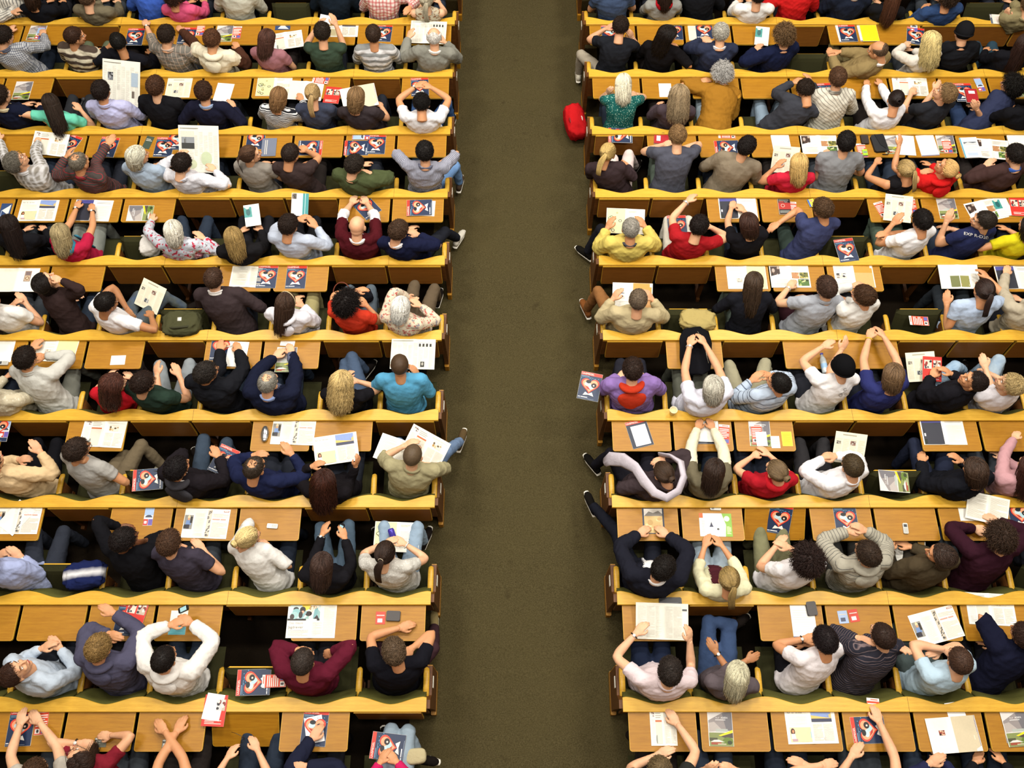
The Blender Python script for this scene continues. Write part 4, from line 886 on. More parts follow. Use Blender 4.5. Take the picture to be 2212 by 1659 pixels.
8|368,1172|400|-15,-15|short:4c3526|tee:3c3744|402,1178,.85|448,1182,.85,485,1225,.75|sc=1.08|brown-haired person in dark slate T-shirt
8|536,1162|568|-50,-20,-10|bun:c9b27c|long:dfdedb|525,1148,1.0,548,1110,.95|596,1178,.85,615,1205,.8|w|blond person in white sweater with raised elbow
8|696,1222|708|-10,-35|bob:3a2a24|long:17161a|702,1140,.75,688,1180,.75|745,1148,.75,752,1185,.75|w t=4d5f70 L=690,1125,.6,700,1160,.3 R=755,1125,.6,750,1160,.3 wl=b9b9b4|person with long brown hair in black looking at a phone
8|832,1196|850|-15,-30|pony:2e211b|tee:c4c2bc:dots:e6e4de:.016|842,1162,.78,808,1190,.8|872,1162,.78,915,1210,.8|w fat=1.1 t=8ea3b8 L=830,1135,.62,820,1170,.3 R=905,1130,.62,915,1170,.3 tie=d8c8b0 wr=d8d8d4|person in white dotted top with dark ponytail at the aisle
8|1432,1228|1405|-40,-20,-5|short:191310|suit:1c1d27|1382,1140,d,1350,1190,.9|1438,1142,d,1480,1190,.9|fat=1.15 g front=e8e8ea,.10 col=e8e8ea L=1320,1130,.55,1250,1058,.14 t=191b24 sh=14120f|black-haired person in black suit with both hands spread on a magazine
8|1574,1252|1560|5,-30|pony:8d7648|q3:dfdcb8|1522,1165,.72,1514,1215,.75|1552,1165,.72,1580,1210,.75|w t=a3b3c0 front=4a2028,.11|light brown-haired person in cream sleeved top
8|1740,1208|1700|40,-5,10|afro:2b1d1a|tee:e6e4e8|1676,1168,.72,1655,1205,.75|1690,1175,.72|t=7b7a5c|dark frizzy-haired person in white T-shirt and khaki shorts
8|1872,1196|1866|30,-15,5|short:3a2c22|hood:a8a496:sf:4a4a4c:.03|1835,1132,.92,1790,1165,.9|1860,1130,.92,1888,1160,.9|t=4a4a48 sc=1.05|brown-haired person in grey striped hooded sweater
8|2032,1200|1985|60,-5,10|medium:33251e|jacket:463c2c|||t=37322a|brown-haired person in olive jacket with an open book in the lap
8|2157,1160|2130|20,-25,5|curly:3a2a20|sweat:321622|2108,1132,d,2065,1155,.9|2150,1112,d,2190,1160,.9|sc=1.1 wl=b9b9b4|curly brown-haired person in burgundy sweater
9|34,1452|72|-45,30,-25|crop:3a241a|shirt:b9c6d6|108,1392,.75,75,1410,.75|132,1385,.75,150,1420,.75|fat=1.08|person in pale blue shirt leaning back with face turned up
9|215,1400|235|-15,-30|short:8a6e42|hood:4d4c62|250,1355,.95,178,1385,.9|240,1308,.95,300,1385,.9|sc=1.08|blond-brown-haired person in slate blue hoodie
9|356,1424|365|-20,-20|crop:1b1513|hood:e6e3df|378,1332,.92,325,1370,.92|412,1328,.92,465,1370,.92|sk=1 wl=b9b9b4 fat=1.05|black-haired person in white hoodie holding a phone
9|655,1430|660|-10,-25|crop:39302b|sweat:5c1a2c|655,1388,.95|720,1395,.8,735,1400,.9|sk=1|grey-brown-haired person in burgundy sweater, hand at the forehead
9|852,1408|845|15,-30|short:5e4c3a|tee:15151c|872,1342,d,775,1365,.85|878,1385,1.0,912,1362,.9|fat=1.06 R=935,1400,.5,938,1355,.14 t=3f2a30 sh=8a7a52|brown-haired person in black T-shirt resting on bent arms at the aisle
9|1446,1450|1425|-5,-25|short:2e2622|polo:e0cfd4|1372,1350,.9,1350,1400,.9|1490,1365,.9,1490,1430,.9|fat=1.12 wl=1a1a1c t=1c2438|dark-haired person in pale pink polo shirt holding a newspaper
9|1592,1458|1572|-5,-30,-5|bob:b9b49a|q3:5c5358|1548,1392,.8,1548,1425,.85|1612,1410,.8,1590,1425,.8|w sk=3 L=1530,1335,.62,1590,1350,.55 t=3a4c6e wl=1a1a1c|silver-blond person in grey-brown top with crossed forearms
9|1781,1384|1752|10,-35,15|short:1e1517|tee:e6e0e4|1742,1368,d,1692,1405,.85||wl=1a1a1c t=17171c|black-haired person in white T-shirt bent over a notepad
9|1905,1374|1868|25,-20,5|crop:33231c|long:2c2c36:sf:7a6a6c:.022|1858,1362,.98,1820,1385,.9|1915,1395,.95|fat=1.08 sc=1.1|brown-haired bearded person in black finely striped shirt
9|2071,1428|2030|5,-25,15|crop:4a3428|tee:b3ccde|2048,1388,.95,1960,1372,.92|2010,1395,.85|t=4e5a5a sk=5|short-haired person in pale blue T-shirt with bent arm
9|2212,1374|2165|30,-20,5|short:3a2720|jacket:15172a|2180,1372,1.0,2098,1345,.9||wl=b9b9b4|dark-haired person in navy jacket propping the head, right edge
10|78,1672|70|0,-25|short:4a3424|tee:b9b3a8|42,1548,d,10,1620,.85|78,1545,d,118,1620,.85||person in pale grey T-shirt with both hands over a magazine, bottom left
10|172,1640|225|35,35,-10|long:2e201a|tee:7b1f2c|178,1585,d,140,1565,.85|240,1570,d,282,1570,.85|w g wl=1a1a1c|dark-haired person with upturned face, bottom row
10|358,1730|360|0,-25|short:2a1c14|tee:1b1b20|388,1562,d,295,1630,.9|345,1552,d,420,1620,.9||person in black T-shirt with crossed forearms, bottom row
10|522,1735|530|0,-25|medium:3a281c|tank:a59a7c|492,1618,.75,465,1650,.75|552,1600,.75,575,1650,.75|w|person in beige top with free hands, bottom row
10|665,1730|670|-5,-25|short:2a1c14|jacket:1e2134|680,1578,d,605,1620,.92|650,1640,.95,730,1630,.92||person in navy jacket with a hand on white paper, bottom row
10|845,1745|845|0,-25|bob:3a2418|long:c4245e|824,1628,.72|850,1628,.72|w col=efe9da L=845,1575,.55,840,1610,.3 R=885,1565,.55,905,1640,.3 t=8fa0ae|person in magenta top with hands clasped on a magazine
10|1425,1668|1425|5,-30|short:6e5c40|tee:2a2c2a|1432,1618,.75,1385,1650,.75|1462,1545,d,1480,1620,.88||light brown-haired person in black T-shirt, one arm on the desk, bottom row
10|1565,1735|1565|0|medium:5a3e26|tee:c9b48a|1530,1640,1.0,1512,1655,.9|1580,1640,1.0,1620,1652,.9|sk=5 w|person with forearms folded over the head, bottom row
10|1745,1735|1735|0|short:2a1c14|tee:d9d6c8:vs:a9a69a:.02|1790,1640,.9,1690,1610,.9|1730,1632,.9|sk=5|person in white finely striped T-shirt with folded arms, bottom row
10|1910,1740|1905|0|short:2a1c14|tee:17171a|1840,1615,.75|1895,1540,d,1950,1620,.88||person in black T-shirt reaching for a red flyer, bottom row
10|2060,1735|2052|0|short:3a2a1c|long:25294a|2012,1632,.8,2000,1650,.8||wl=1a1a1c|person in dark blue top with a black bracelet, bottom row
10|2190,1735|2190|0|medium:2a1c14|long:18191d|||w|person in black at the bottom right corner
'''
for i, ln in enumerate([l for l in TABLE.strip().split('\n') if l.strip()]): person(ln, i)
_out = run_jobs()
for p in PEOPLE: finish(p, _out)
del _out
for j in range(-1, 11):
    for s in 'LR': build_bench(j, s)
# ---------------------------------------------------------------- printed matter and belongings
class PG(MB):                   # a printed thing: paper body plus ink layers
    def __init__(s, w, h, t=.004, paper='efece2', spread=False, n=1, rough=.45):
        super().__init__(); s.w, s.h, s.t = w, h, t; s.k = 1; s.spread = spread; s.rough = rough
        m = plain(paper, rough, .4)
        if spread:
            P = [-w / 2 + w * i / 12 for i in range(13)]
            s.add([(x, y, z) for x in P for (y, z) in ((-h / 2, 0), (-h / 2, t), (h / 2, t), (h / 2, 0))], [f for i in range(12) for f in ((i * 4 + 1, i * 4 + 5, i * 4 + 6, i * 4 + 2), (i * 4, i * 4 + 3, i * 4 + 7, i * 4 + 4), (i * 4, i * 4 + 4, i * 4 + 5, i * 4 + 1), (i * 4 + 2, i * 4 + 6, i * 4 + 7, i * 4 + 3))] + [(0, 1, 2, 3), (48, 51, 50, 49)], m)
        else: s.box(-w / 2, w / 2, -h / 2, h / 2, 0, t, m)
    def q(s, x0, x1, y0, y1, c): s.p([(x0, y0), (x1, y0), (x1, y1), (x0, y1)], c)
    def p(s, P, c): s.poly(P, s.t + .0004 * s.k, plain(c, s.rough, .4)); s.k += .25
    def e(s, cx, cy, rx, ry, c, n=18, a0=0, a1=6.2832): s.p([(cx + rx * math.cos(a0 + (a1 - a0) * i / n), cy + ry * math.sin(a0 + (a1 - a0) * i / n)) for i in range(n)], c)
    def text(s, x, y, t, size, c):
        V, Fc = text_geo(t, size); s.k += .25; z = s.t + .0004 * s.k; s.add([(v[0] + x, v[1] + y, z) for v in V], Fc, plain(c, s.rough, .4))
    def lines(s, x0, x1, y0, y1, c='a9a69c', st=.0075):
        rs = random.Random(int((x0 + y0) * 1e4)); y = y1 - st; m = plain(c, s.rough, .4); s.k += .25; z = s.t + .0004 * s.k
        while y > y0:
            xe = x1 if rs.random() > .2 else x0 + (x1 - x0) * rs.uniform(.4, .9); s.add([(x0, y, z), (xe, y, z), (xe, y + st * .42, z), (x0, y + st * .42, z)], [(0, 1, 2, 3)], m); y -= st
    def photo(s, x0, x1, y0, y1, cols, seed=1):
        s.q(x0, x1, y0, y1, cols[0]); rs = random.Random(seed)
        for i in range(9):
            cx, cy = rs.uniform(x0, x1), rs.uniform(y0, y1); rx, ry = (x1 - x0) * rs.uniform(.08, .2), (y1 - y0) * rs.uniform(.08, .22); cx = min(max(cx, x0 + rx), x1 - rx); cy = min(max(cy, y0 + ry), y1 - ry); s.e(cx, cy, rx, ry, cols[1 + i % (len(cols) - 1)], 9)
    def done(s, name):
        if s.spread: s.V = [(x, y, z + .007 * math.exp(-abs(x) / .022) * (1 if z > 0 else 0)) for (x, y, z) in s.V]
        return s.me(name)
def heart(cx, cy, r, k=1.0): return [(cx + r * k * 1.05 * math.sin(t) ** 3, cy + r * k * (.81 * math.cos(t) - .31 * math.cos(2 * t) - .125 * math.cos(3 * t) - .06 * math.cos(4 * t))) for t in np.linspace(0, 6.2, 34)]
def d_mag():
    s = PG(.212, .282, .005, 'e6e4dc'); s.q(-.105, .105, -.14, .14, '1a2c4c'); s.q(-.105, .105, .108, .14, 'd3321f'); s.text(-.098, .115, 'Uni', .026, 'f4efe8'); s.text(-.062, .115, 'SPIEGEL', .025, 'f4efe8'); s.q(-.098, -.02, .096, .101, '7fa3bd')
    s.q(-.098, .02, .085, .089, '5f87a6'); rs = random.Random(3)
    for i in range(38): x, y = rs.uniform(-.1, .1), rs.uniform(.02, .085); s.e(x, y, .004, .004, '4f9cc4' if i % 2 else '2f6694', 6)
    s.p(heart(0, .012, .086), 'd8402c'); s.p(heart(0, .012, .072), 'f0a078'); s.e(-.026, .02, .03, .02, 'bcd6dc'); s.e(.012, -.006, .026, .024, 'a9ccd4'); s.e(-.02, .045, .026, .018, '14161c'); s.e(.038, .014, .027, .024, '1a1416'); s.e(.036, .012, .008, .008, 'f2d8c8'); s.p([(-.05, .0), (-.02, -.03), (.01, -.035), (-.01, -.012)], 'b02a22')
    s.p([(-.055, -.098), (-.035, -.062), (-.004, -.078), (.03, -.058), (.052, -.098), (.0, -.088)], 'e4e2dc'); s.q(-.098, -.075, -.121, -.114, 'e8e8ec'); s.q(-.07, -.005, -.121, -.113, 'e8e8ec'); s.q(-.098, .06, -.132, -.129, '8f9fb4'); return s.done('magazine')
def d_asia():
    s = PG(.205, .282, .004, 'eceae6'); s.q(-.098, .1, -.14, .14, 'd6d2d0'); s.p([(-.098, .06), (-.02, .10), (.04, .13), (.1, .14), (.1, -.02), (-.098, -.02)], '8f8888'); s.p([(.02, .115), (.1, .135), (.1, -.02), (.05, -.02)], '6c6a70'); s.p([(-.098, .04), (-.05, .05), (.02, -.02), (-.098, -.03)], 'b0a8a4')
    s.q(-.04, .06, -.028, -.006, 'a9b0aa'); s.q(-.098, .1, -.14, -.035, '7f8a52'); s.p([(-.02, -.058), (.1, -.012), (.1, -.034), (.0, -.062)], 'f4d61c'); s.p([(.0, -.064), (.1, -.036), (.1, -.075), (.03, -.075)], '4a4038'); s.e(.055, -.10, .042, .03, '5c7428'); s.e(.07, -.112, .02, .016, '2e3a1c')
    s.q(-.098, -.03, -.1, -.075, '4a4c34'); s.p([(-.085, -.105), (-.06, -.092), (-.02, -.09), (.01, -.102), (.03, -.108), (-.09, -.108)], 'd9d6d2'); s.q(-.085, .0, -.128, -.11, '9a4632'); s.q(-.03, .04, -.128, -.12, 'b8b49a'); s.text(-.036, .075, 'RUF', .018, 'd8d4d4'); s.text(.008, .075, 'ASIEN', .021, 'f4f4f4'); s.q(-.04, .045, .062, .067, 'e4e2e2')
    s.q(.1, .1025, -.1, .14, 'f2f2f4'); return s.done('brochure')
def d_flyer():
    s = PG(.105, .20, .0012, 'f0ebe4'); s.q(-.052, .052, -.098, .075, 'd8431f'); s.q(-.02, .04, .083, .092, 'd8705a')
    for i in range(6): s.q(-.046, .046 - .02 * (i % 3 == 2), .05 - i * .017, .058 - i * .017, 'f4eee6')
    s.q(-.046, -.005, -.09, -.052, 'e4dcd4'); s.e(-.025, -.07, .01, .014, '2a2a30', 9); s.q(.004, .046, -.09, -.052, '5c62a8'); return s.done('flyer')
def d_car():
    s = PG(.085, .205, .001, 'e8eaf0'); s.q(-.042, .042, -.02, .10, '9db6da'); s.q(-.042, .042, -.04, -.005, 'dfe3e8'); s.p([(-.032, -.026), (-.028, -.012), (-.01, -.002), (.015, -.002), (.03, -.014), (.036, -.026)], '42485a'); s.q(-.042, .0, -.10, -.042, 'c43a2c'); s.q(.002, .042, -.10, -.042, '6a5aa8'); s.q(-.034, -.01, -.085, -.06, 'f0f0f0'); s.q(-.042, .042, .094, .10, 'c43a2c'); return s.done('postcard')
def d_plain(): s = PG(.205, .285, .0015, 'f1efe8'); s.lines(-.08, .08, .06, .11, 'd4d2c8', .012); return s.done('paper_sheet')
def d_blank(): s = PG(.15, .21, .0015, 'f0eff0'); return s.done('paper_sheet')
def d_scrap(): s = PG(.148, .105, .001, 'f2f1f3'); return s.done('paper_scrap')
def d_pad(): s = PG(.21, .297, .008, 'f2f1ec'); s.lines(-.09, .09, -.12, .1, 'e2e0d6', .02); s.q(-.105, .105, -.148, -.14, '2a3c78'); return s.done('writing_pad')
def d_yellow(): s = PG(.21, .27, .006, 'f4f2dc'); s.q(-.104, .104, -.134, .134, 'ead21c'); return s.done('yellow_pad')
def d_ycard(): s = PG(.10, .15, .001, 'f4d83a'); s.q(-.044, .044, -.068, .068, 'ecca18'); s.lines(-.035, .035, -.04, .05, 'd2ac14', .014); return s.done('yellow_card')
def d_card(): s = PG(.085, .125, .001, 'dfe6da'); s.lines(-.03, .03, -.03, .04, 'b9c8b4', .012); return s.done('card')
def d_note(): s = PG(.076, .076, .003, 'f2edc2'); return s.done('sticky_note')
def d_redbook(): s = PG(.148, .21, .012, 'e8e4da'); s.q(-.074, .074, -.105, .105, 'a8202a'); s.q(-.03, .045, .03, .075, 'ece9ea'); s.q(-.074, -.066, -.105, .105, '5a1016'); return s.done('notebook')
def d_redcover(): s = PG(.19, .25, .006, 'e8e4da'); s.q(-.095, .095, -.125, .125, 'cc2f26'); s.photo(-.08, -.005, .0, .09, ['d8c8b8', '20222c', '8f2c28', 'e4d4c8', '3c3c48'], 4); s.photo(.01, .085, .0, .09, ['b8a898', 'e8ddd0', '2c2c34', '7c3a30'], 6); s.lines(-.07, .07, -.11, -.07, 'f0dcd4', .012); return s.done('red_magazine')
def spread(w=.42, h=.28): return PG(w, h, .004, 'f0ede2', True)
def d_pool():
    s = spread(); s.text(-.19, .10, 'Reif', .017, '5a5a5a'); s.text(-.15, .10, 'f\u00fcr', .017, '6a6a6a'); s.text(-.12, .10, 'die Insel', .017, '5a5a5a'); s.lines(-.19, -.03, -.0, .09, 'dddace'); s.q(-.185, -.008, -.125, -.01, 'd8cfa6'); s.q(-.12, -.008, -.095, -.045, '8fbccb'); s.p([(-.12, -.12), (-.1, -.09), (-.02, -.085), (-.008, -.12)], 'd6c27c'); s.photo(-.13, -.01, -.045, -.012, ['e4dfc0', 'a89a62', 'c4b88a'], 2)
    s.e(-.16, -.045, .018, .028, '4a2618'); s.e(-.158, -.042, .009, .013, 'c98a62'); s.p([(-.175, -.06), (-.145, -.06), (-.138, -.1), (-.178, -.1)], 'e6dfe0'); s.q(-.17, -.14 + .018, -.12, -.1, 'b89aa0'); s.e(-.03, -.085, .008, .014, 'b87850', 8)
    s.q(.006, .178, .03, .133, '8298cc'); s.q(.006, .178, .03, .056, '3c4058'); s.p([(.006, .056), (.006, .082), (.05, .088), (.09, .095), (.12, .1), (.178, .104), (.178, .056)], 'd4b866'); s.p([(.082, .098), (.096, .118), (.11, .1)], 'e8e8ea'); s.q(.068, .073, .096, .112, 'dfe2ea'); s.p([(.03, .042), (.045, .052), (.05, .04)], 'f4f4f8'); s.photo(.07, .17, .062, .09, ['d4b866', 'b09040', '8a7438'], 9)
    s.lines(.012, .09, -.12, .02, 'dddace'); s.lines(.1, .18, -.12, .02, 'dddace'); s.e(.105, -.1, .012, .014, 'c4c0b8', 9); return s.done('open_magazine')
def d_woman():
    s = spread(); s.photo(-.19, -.135, .085, .125, ['d8d0cc', '8a7a78', 'b49898', '4a4448', 'f0ece8'], 5); s.lines(-.12, -.03, .075, .125, 'b4b2aa', .016); s.lines(-.19, -.135, -.12, .07, 'd0d2d4'); s.q(-.125, -.022, -.125, .06, 'd6d2c4'); s.q(-.125, -.022, .045, .06, 'c46a3c'); s.p([(-.08, .02), (-.055, .02), (-.05, -.06), (-.045, -.125), (-.095, -.125), (-.088, -.06)], '2a2624'); s.e(-.072, .03, .014, .018, '2a1c16'); s.e(-.07, .026, .008, .012, 'd8a488'); s.e(-.11, -.09, .016, .034, '8a8e86')
    s.photo(.05, .14, .03, .095, ['e4dccc', 'b08a50', 'd8b890', '6a5a40', 'f0e8dc'], 8); s.lines(.02, .1, -.125, .015, 'dcdad0'); s.lines(.112, .19, -.125, .015, 'dcdad0'); s.lines(.02, .19, .105, .125, 'e0ded6'); return s.done('open_magazine')
def d_strip():
    s = spread(); s.q(-.205, -.125, -.06, .075, '8c8a84'); s.e(-.165, .055, .012, .018, 'e0c8a0'); s.e(-.165, .038, .009, .012, 'd09870'); s.p([(-.185, .025), (-.145, .025), (-.138, -.02), (-.19, -.02)], '6c88b8'); s.q(-.182, -.15, -.055, -.015, '2a2430'); s.e(-.19, -.035, .014, .02, '1a1a1c'); s.q(-.15, -.13, -.0, .06, '2c2622'); s.lines(-.11, -.015, -.125, .10, 'd8d6cc'); s.lines(-.2, -.125, -.125, -.07, 'dcd9ce')
    s.q(.006, .045, -.132, .132, 'c8c0b0'); rs = random.Random(5)
    for i in range(24): y = rs.uniform(-.12, .12); x = rs.uniform(.012, .036); s.p([(x - .008, y), (x + .006, y + .012), (x + .01, y + .004), (x - .004, y - .008)], rs.choice(['6c6660', '4a4c50', '8a7a62', '5a5450']))
    s.q(.15, .2, .112, .124, 'b05a50'); s.q(.155, .195, .115, .121, 'f0dcd4'); s.lines(.055, .2, .06, .1, 'd8d4cc'); s.q(.055, .125, .036, .046, 'd09a8c'); s.q(.132, .18, .036, .046, 'd09a8c'); s.lines(.055, .2, -.125, .02, 'd8d4cc'); return s.done('open_magazine')
def d_hunt():
    s = spread(.43, .29); s.q(-.213, .07, .005, .144, 'c8dcdc'); s.p([(-.1, .144), (-.01, .144), (-.02, .11), (-.06, .09)], 'f4d84a'); s.p(heart(.0, .112, .036), 'b89a70'); s.p(heart(.0, .112, .031), 'f2ead0'); s.q(-.213, .07, .005, .022, '241e1c'); s.e(-.145, .105, .024, .018, '2c2220'); s.e(-.14, .082, .034, .026, '86b8bc'); s.e(-.155, .05, .035, .032, '9cc4c6'); s.e(-.175, .038, .02, .024, '3a3230'); s.e(-.085, .1, .026, .026, '201a18'); s.e(-.084, .078, .014, .014, 'e8a488')
    s.p([(-.12, .02), (-.06, .09), (-.04, .085), (-.085, .02)], '8cb4bc'); s.e(-.03, .065, .03, .022, '2a201e'); s.p([(-.07, .02), (-.03, .055), (.03, .05), (.02, .02)], '92bcb8'); s.p([(.01, .02), (.02, .1), (.05, .12), (.048, .05), (.03, .02)], '78aab0'); s.p([(.045, .11), (.07, .08), (.07, .02), (.052, .04)], '8ab4b4'); s.p([(.015, .02), (.045, .055), (.065, .02)], '2a2228'); s.e(-.1, .055, .018, .03, '2a2220')
    s.text(-.198, -.025, 'Das ideale', .030, 'b0a8a8'); s.text(-.2, -.062, 'Jagdrevier', .033, '76706e'); s.lines(-.2, -.02, -.13, -.07, 'd2d0c6', .009); s.lines(.01, .095, -.13, -.005, 'dedcd0'); s.lines(.105, .2, -.13, .135, 'dedcd0'); return s.done('open_magazine')
def d_italia():
    s = spread(); s.q(.004, .205, -.138, .138, 'ece8a2'); s.text(.035, .095, 'I T A L I A', .021, '8a864a'); s.text(.07, .06, 'D A L', .020, '8a864a'); s.text(.02, .025, 'V E R I T T A', .021, '8a864a'); s.q(.09, .17, -.11, -.035, '3f7a70'); s.q(.09, .165, -.06, -.054, 'e4ece8'); s.q(.168, .175, -.11, -.035, '6a6c66'); s.lines(-.19, -.06, .08, .12, 'b8b8b4', .014); s.lines(-.19, -.02, -.12, .07, 'dcdad4', .010); s.photo(-.11, -.05, -.06, -.01, ['c8b49a', '4a3c2c', 'e4d4bc', '7a6244'], 3); return s.done('open_magazine')
def d_photos():
    s = spread(); s.photo(-.2, -.1, -.01, .12, ['3c2c28', '1c1614', '5a4438', 'a89a90'], 4); s.p([(-.2, .0), (-.09, .03), (-.02, .0), (-.18, -.04)], 'e2e4ea'); s.lines(-.2, -.02, -.12, -.04, 'd8d6d0'); s.lines(.02, .19, .06, .12, 'd0cec8'); s.photo(.02, .1, -.03, .045, ['b08058', '5a3020', 'e0b890', '8a5a3a'], 2); s.photo(.105, .195, -.03, .045, ['6a6a30', 'a89a50', '3c4424', 'd0c080'], 7); s.photo(.08, .195, -.12, -.04, ['4a6a30', '88a050', '2c3c1c', 'c0c890'], 11); return s.done('open_magazine')
def d_brown():
    s = spread(); s.photo(-.19, -.08, -.03, .04, ['c8c0b8', '2c2c34', '8a8078', 'e8e4dc'], 6); s.lines(-.19, -.1, .08, .12, 'c0beb8'); s.lines(-.19, -.02, -.12, -.05, 'dcdad4'); s.q(.004, .2, -.138, .138, 'd8a468'); s.q(.004, .2, .04, .138, 'c49038'); s.p([(.05, .12), (.1, .08), (.16, .125), (.13, .06), (.07, .06)], 'a83c20'); s.p([(.02, .02), (.09, .025), (.085, -.13), (.03, -.13)], 'e0b498'); s.p([(.11, .025), (.185, .02), (.175, -.13), (.115, -.13)], 'e0b498'); s.lines(.03, .085, -.1, .01, 'b07858'); s.lines(.118, .172, -.1, .01, 'b07858'); s.q(.165, .2, .1, .138, 'e8e4dc'); return s.done('open_magazine')
def d_green():
    s = spread(); s.lines(-.19, -.03, .03, .12, 'dcdad4'); s.lines(.02, .19, .06, .12, 'dcdad4'); s.photo(-.1, -.004, -.12, .01, ['6a7040', '2a2c20', '8a3a30', 'b8b890', '4a5a30'], 3); s.photo(.004, .1, -.12, .01, ['8a8a50', 'c03a30', 'e8e0d0', '3a3c24', 'd8c080'], 5); s.lines(.12, .19, -.12, .04, 'dcdad4'); return s.done('open_magazine')
def d_party():
    s = spread(); s.q(-.2, -.006, -.136, .136, '2a2c38'); s.q(-.2, -.006, .09, .136, '4a4a90'); s.e(-.13, .05, .05, .05, 'd8a870'); s.e(-.12, .07, .03, .028, 'e0c080'); s.p([(-.1, .02), (-.04, .03), (-.02, -.1), (-.08, -.1)], 'c0282c'); s.e(-.16, .0, .03, .05, '15161e'); s.e(-.05, -.1, .04, .03, 'd8a088'); s.q(-.19, -.1, -.05, -.02, 'e6e6ea'); s.q(-.2, -.12, -.13, -.08, '1c241e'); s.lines(.03, .19, .09, .12, 'b0aeb4', .014); s.lines(.03, .19, -.12, .07, 'e0deda'); return s.done('open_magazine')
def d_art():
    s = spread(); s.q(-.205, -.004, -.136, .136, 'd8d2a0'); rs = random.Random(8)
    for i in range(26):
        cx, cy, r = rs.uniform(-.18, -.03), rs.uniform(-.11, .11), rs.uniform(.008, .024); s.e(cx, cy, r, r * .8, rs.choice(['2a2c22', '4a5a34', '1c1a16', '6a6a3c'])); s.e(cx, cy, r * .68, r * .5, rs.choice(['e0dcae', 'c8c080', 'ece8c8']))
    s.lines(.03, .12, .09, .12, 'c0beb0'); s.lines(.03, .19, -.1, .06, 'e6e3d2', .012); return s.done('open_magazine')
def d_text(): s = spread(.38, .26); s.lines(-.175, -.015, -.11, .115, 'cfc9b8', .0085); s.lines(.015, .175, -.11, .115, 'cfc9b8', .0085); return s.done('open_book')
def d_study():
    s = spread(); s.photo(-.12, -.07, .0, .04, ['8a2c20', 'd8a888', '3a1c18', 'e0b898'], 5); s.q(.004, .205, -.14, .14, 'cfc2a4'); s.q(.13, .205, -.14, .14, '4c4484'); s.lines(.14, .2, .0, .12, '7c78a8', .012); s.e(.075, .1, .02, .024, '2a2422'); s.p([(.045, .085), (.115, .085), (.12, .03), (.05, .03)], 'ddd8d4'); s.e(.03, .04, .025, .016, 'd8ccc0'); s.p([(.03, .03), (.06, .02), (.06, -.06), (.035, -.06)], '2c2e48')
    for i in range(5): s.q(.055 + .004 * (i % 2), .115, -.06 + i * .018, -.048 + i * .018, 'e4ddd0')
    s.q(.14, .17, -.05, -.015, 'e8dcc8'); s.p([(.12, -.14), (.205, -.1), (.205, -.14)], 'd0d6dc'); return s.done('open_magazine')
def d_news(n=1):
    W_, H_ = (.45, .33) if n in (1,) else (.46, .52); s = PG(W_, H_, .003, 'e2e0d4', True, rough=.9); V0, F0 = len(s.V), len(s.F); x = -.265
    for c in range(8): s.lines(x, x + .055, -.18 if c % 3 else -.06, .15 - .03 * (c % 2), 'c6c4ba', .0085); x += .067
    s.lines(-.26, .0, .165, .185, '8a8880', .014)
    if n == 1: s.q(.06, .24, .155, .158, '9a9890'); [s.q(.07 + i * .045, .095 + i * .045, .10, .14, '3a3a38') for i in range(4)]; s.q(.10, .15, -.17, -.10, '3c3c3a'); s.e(.125, -.13, .014, .022, 'a8a69c', 9)
    elif n == 2: s.q(-.24, -.06, -.0, .15, '8a8f94'); s.q(-.24, -.06, -.0, .05, '3a3c3a'); s.q(-.2, -.12, .05, .085, '55524a'); s.q(-.1, -.08, .05, .13, '4a4c48'); s.q(-.18, -.175, .05, .12, '5a5c58'); s.q(-.24, -.06, .1, .15, 'd0cec0'); s.e(.1, -.08, .08, .06, 'b8c4a4'); s.e(-.1, -.13, .07, .04, 'c0c8a8')
    elif n == 3: s.q(-.2, -.12, .02, .09, '5a5c62'); s.photo(-.2, -.12, .02, .09, ['6a6c72', '2a2a2c', '9a9ca0'], 2); s.q(.15, .25, -.02, .1, '9fb0c0'); s.q(.16, .2, -.12, -.06, '6a6058')
    elif n == 4: s.V = s.V[:V0]; s.F = s.F[:F0]; s.M = s.M[:F0]; H_ = .31; s.V = [(x_, y_ * .31 / .52, z_) for x_, y_, z_ in s.V]; V0 = len(s.V); [s.lines(x_, x_ + .088, -.18, .17, 'd2d0c4', .0085) for x_ in (-.26, -.165, -.07, .025, .12)]; s.q(.215, .265, .12, .14, '5a5c60'); s.q(.215, .265, -.05, .11, 'dcdee0'); s.text(.21, -.16, '29', .035, '8a8a84')
    s.V = s.V[:V0] + [(x_ * W_ / .56, y_ * H_ / .40, z_) for x_, y_, z_ in s.V[V0:]]
    return s.done('newspaper')
def d_news1(): return d_news(1)
def d_news2(): return d_news(2)
def d_news3(): return d_news(3)
def d_news4(): return d_news(4)
def d_npage():
    s = PG(.30, .30, .002, 'e9e3cc', rough=.9); s.q(-.08, .05, .118, .13, 'a8a494'); [s.lines(x, x + .06, -.13, .09, 'cbc5b0', .0085) for x in (-.14, -.07, .0, .075)]; s.photo(-.13, -.09, .03, .06, ['8a8478', '3c3c3c', 'b8b4a8'], 1); s.photo(.0, .05, .03, .07, ['8a6a60', '5a3c38', 'b8b4a8'], 2); s.photo(-.05, .0, -.08, -.04, ['8a8f98', '3c3c3c', 'c8c4b8'], 3); return s.done('newspaper')
def d_teal():
    s = PG(.19, .25, .003, 'ecebe6'); s.q(.03, .095, -.125, .125, '2f8c8e'); s.q(.055, .06, -.125, .125, 'c8e0e0'); s.lines(-.085, .02, -.11, .03, 'd0cec8'); s.photo(-.09, -.04, .06, .12, ['4a4038', '8a7868', '2a2420'], 1); return s.done('brochure')
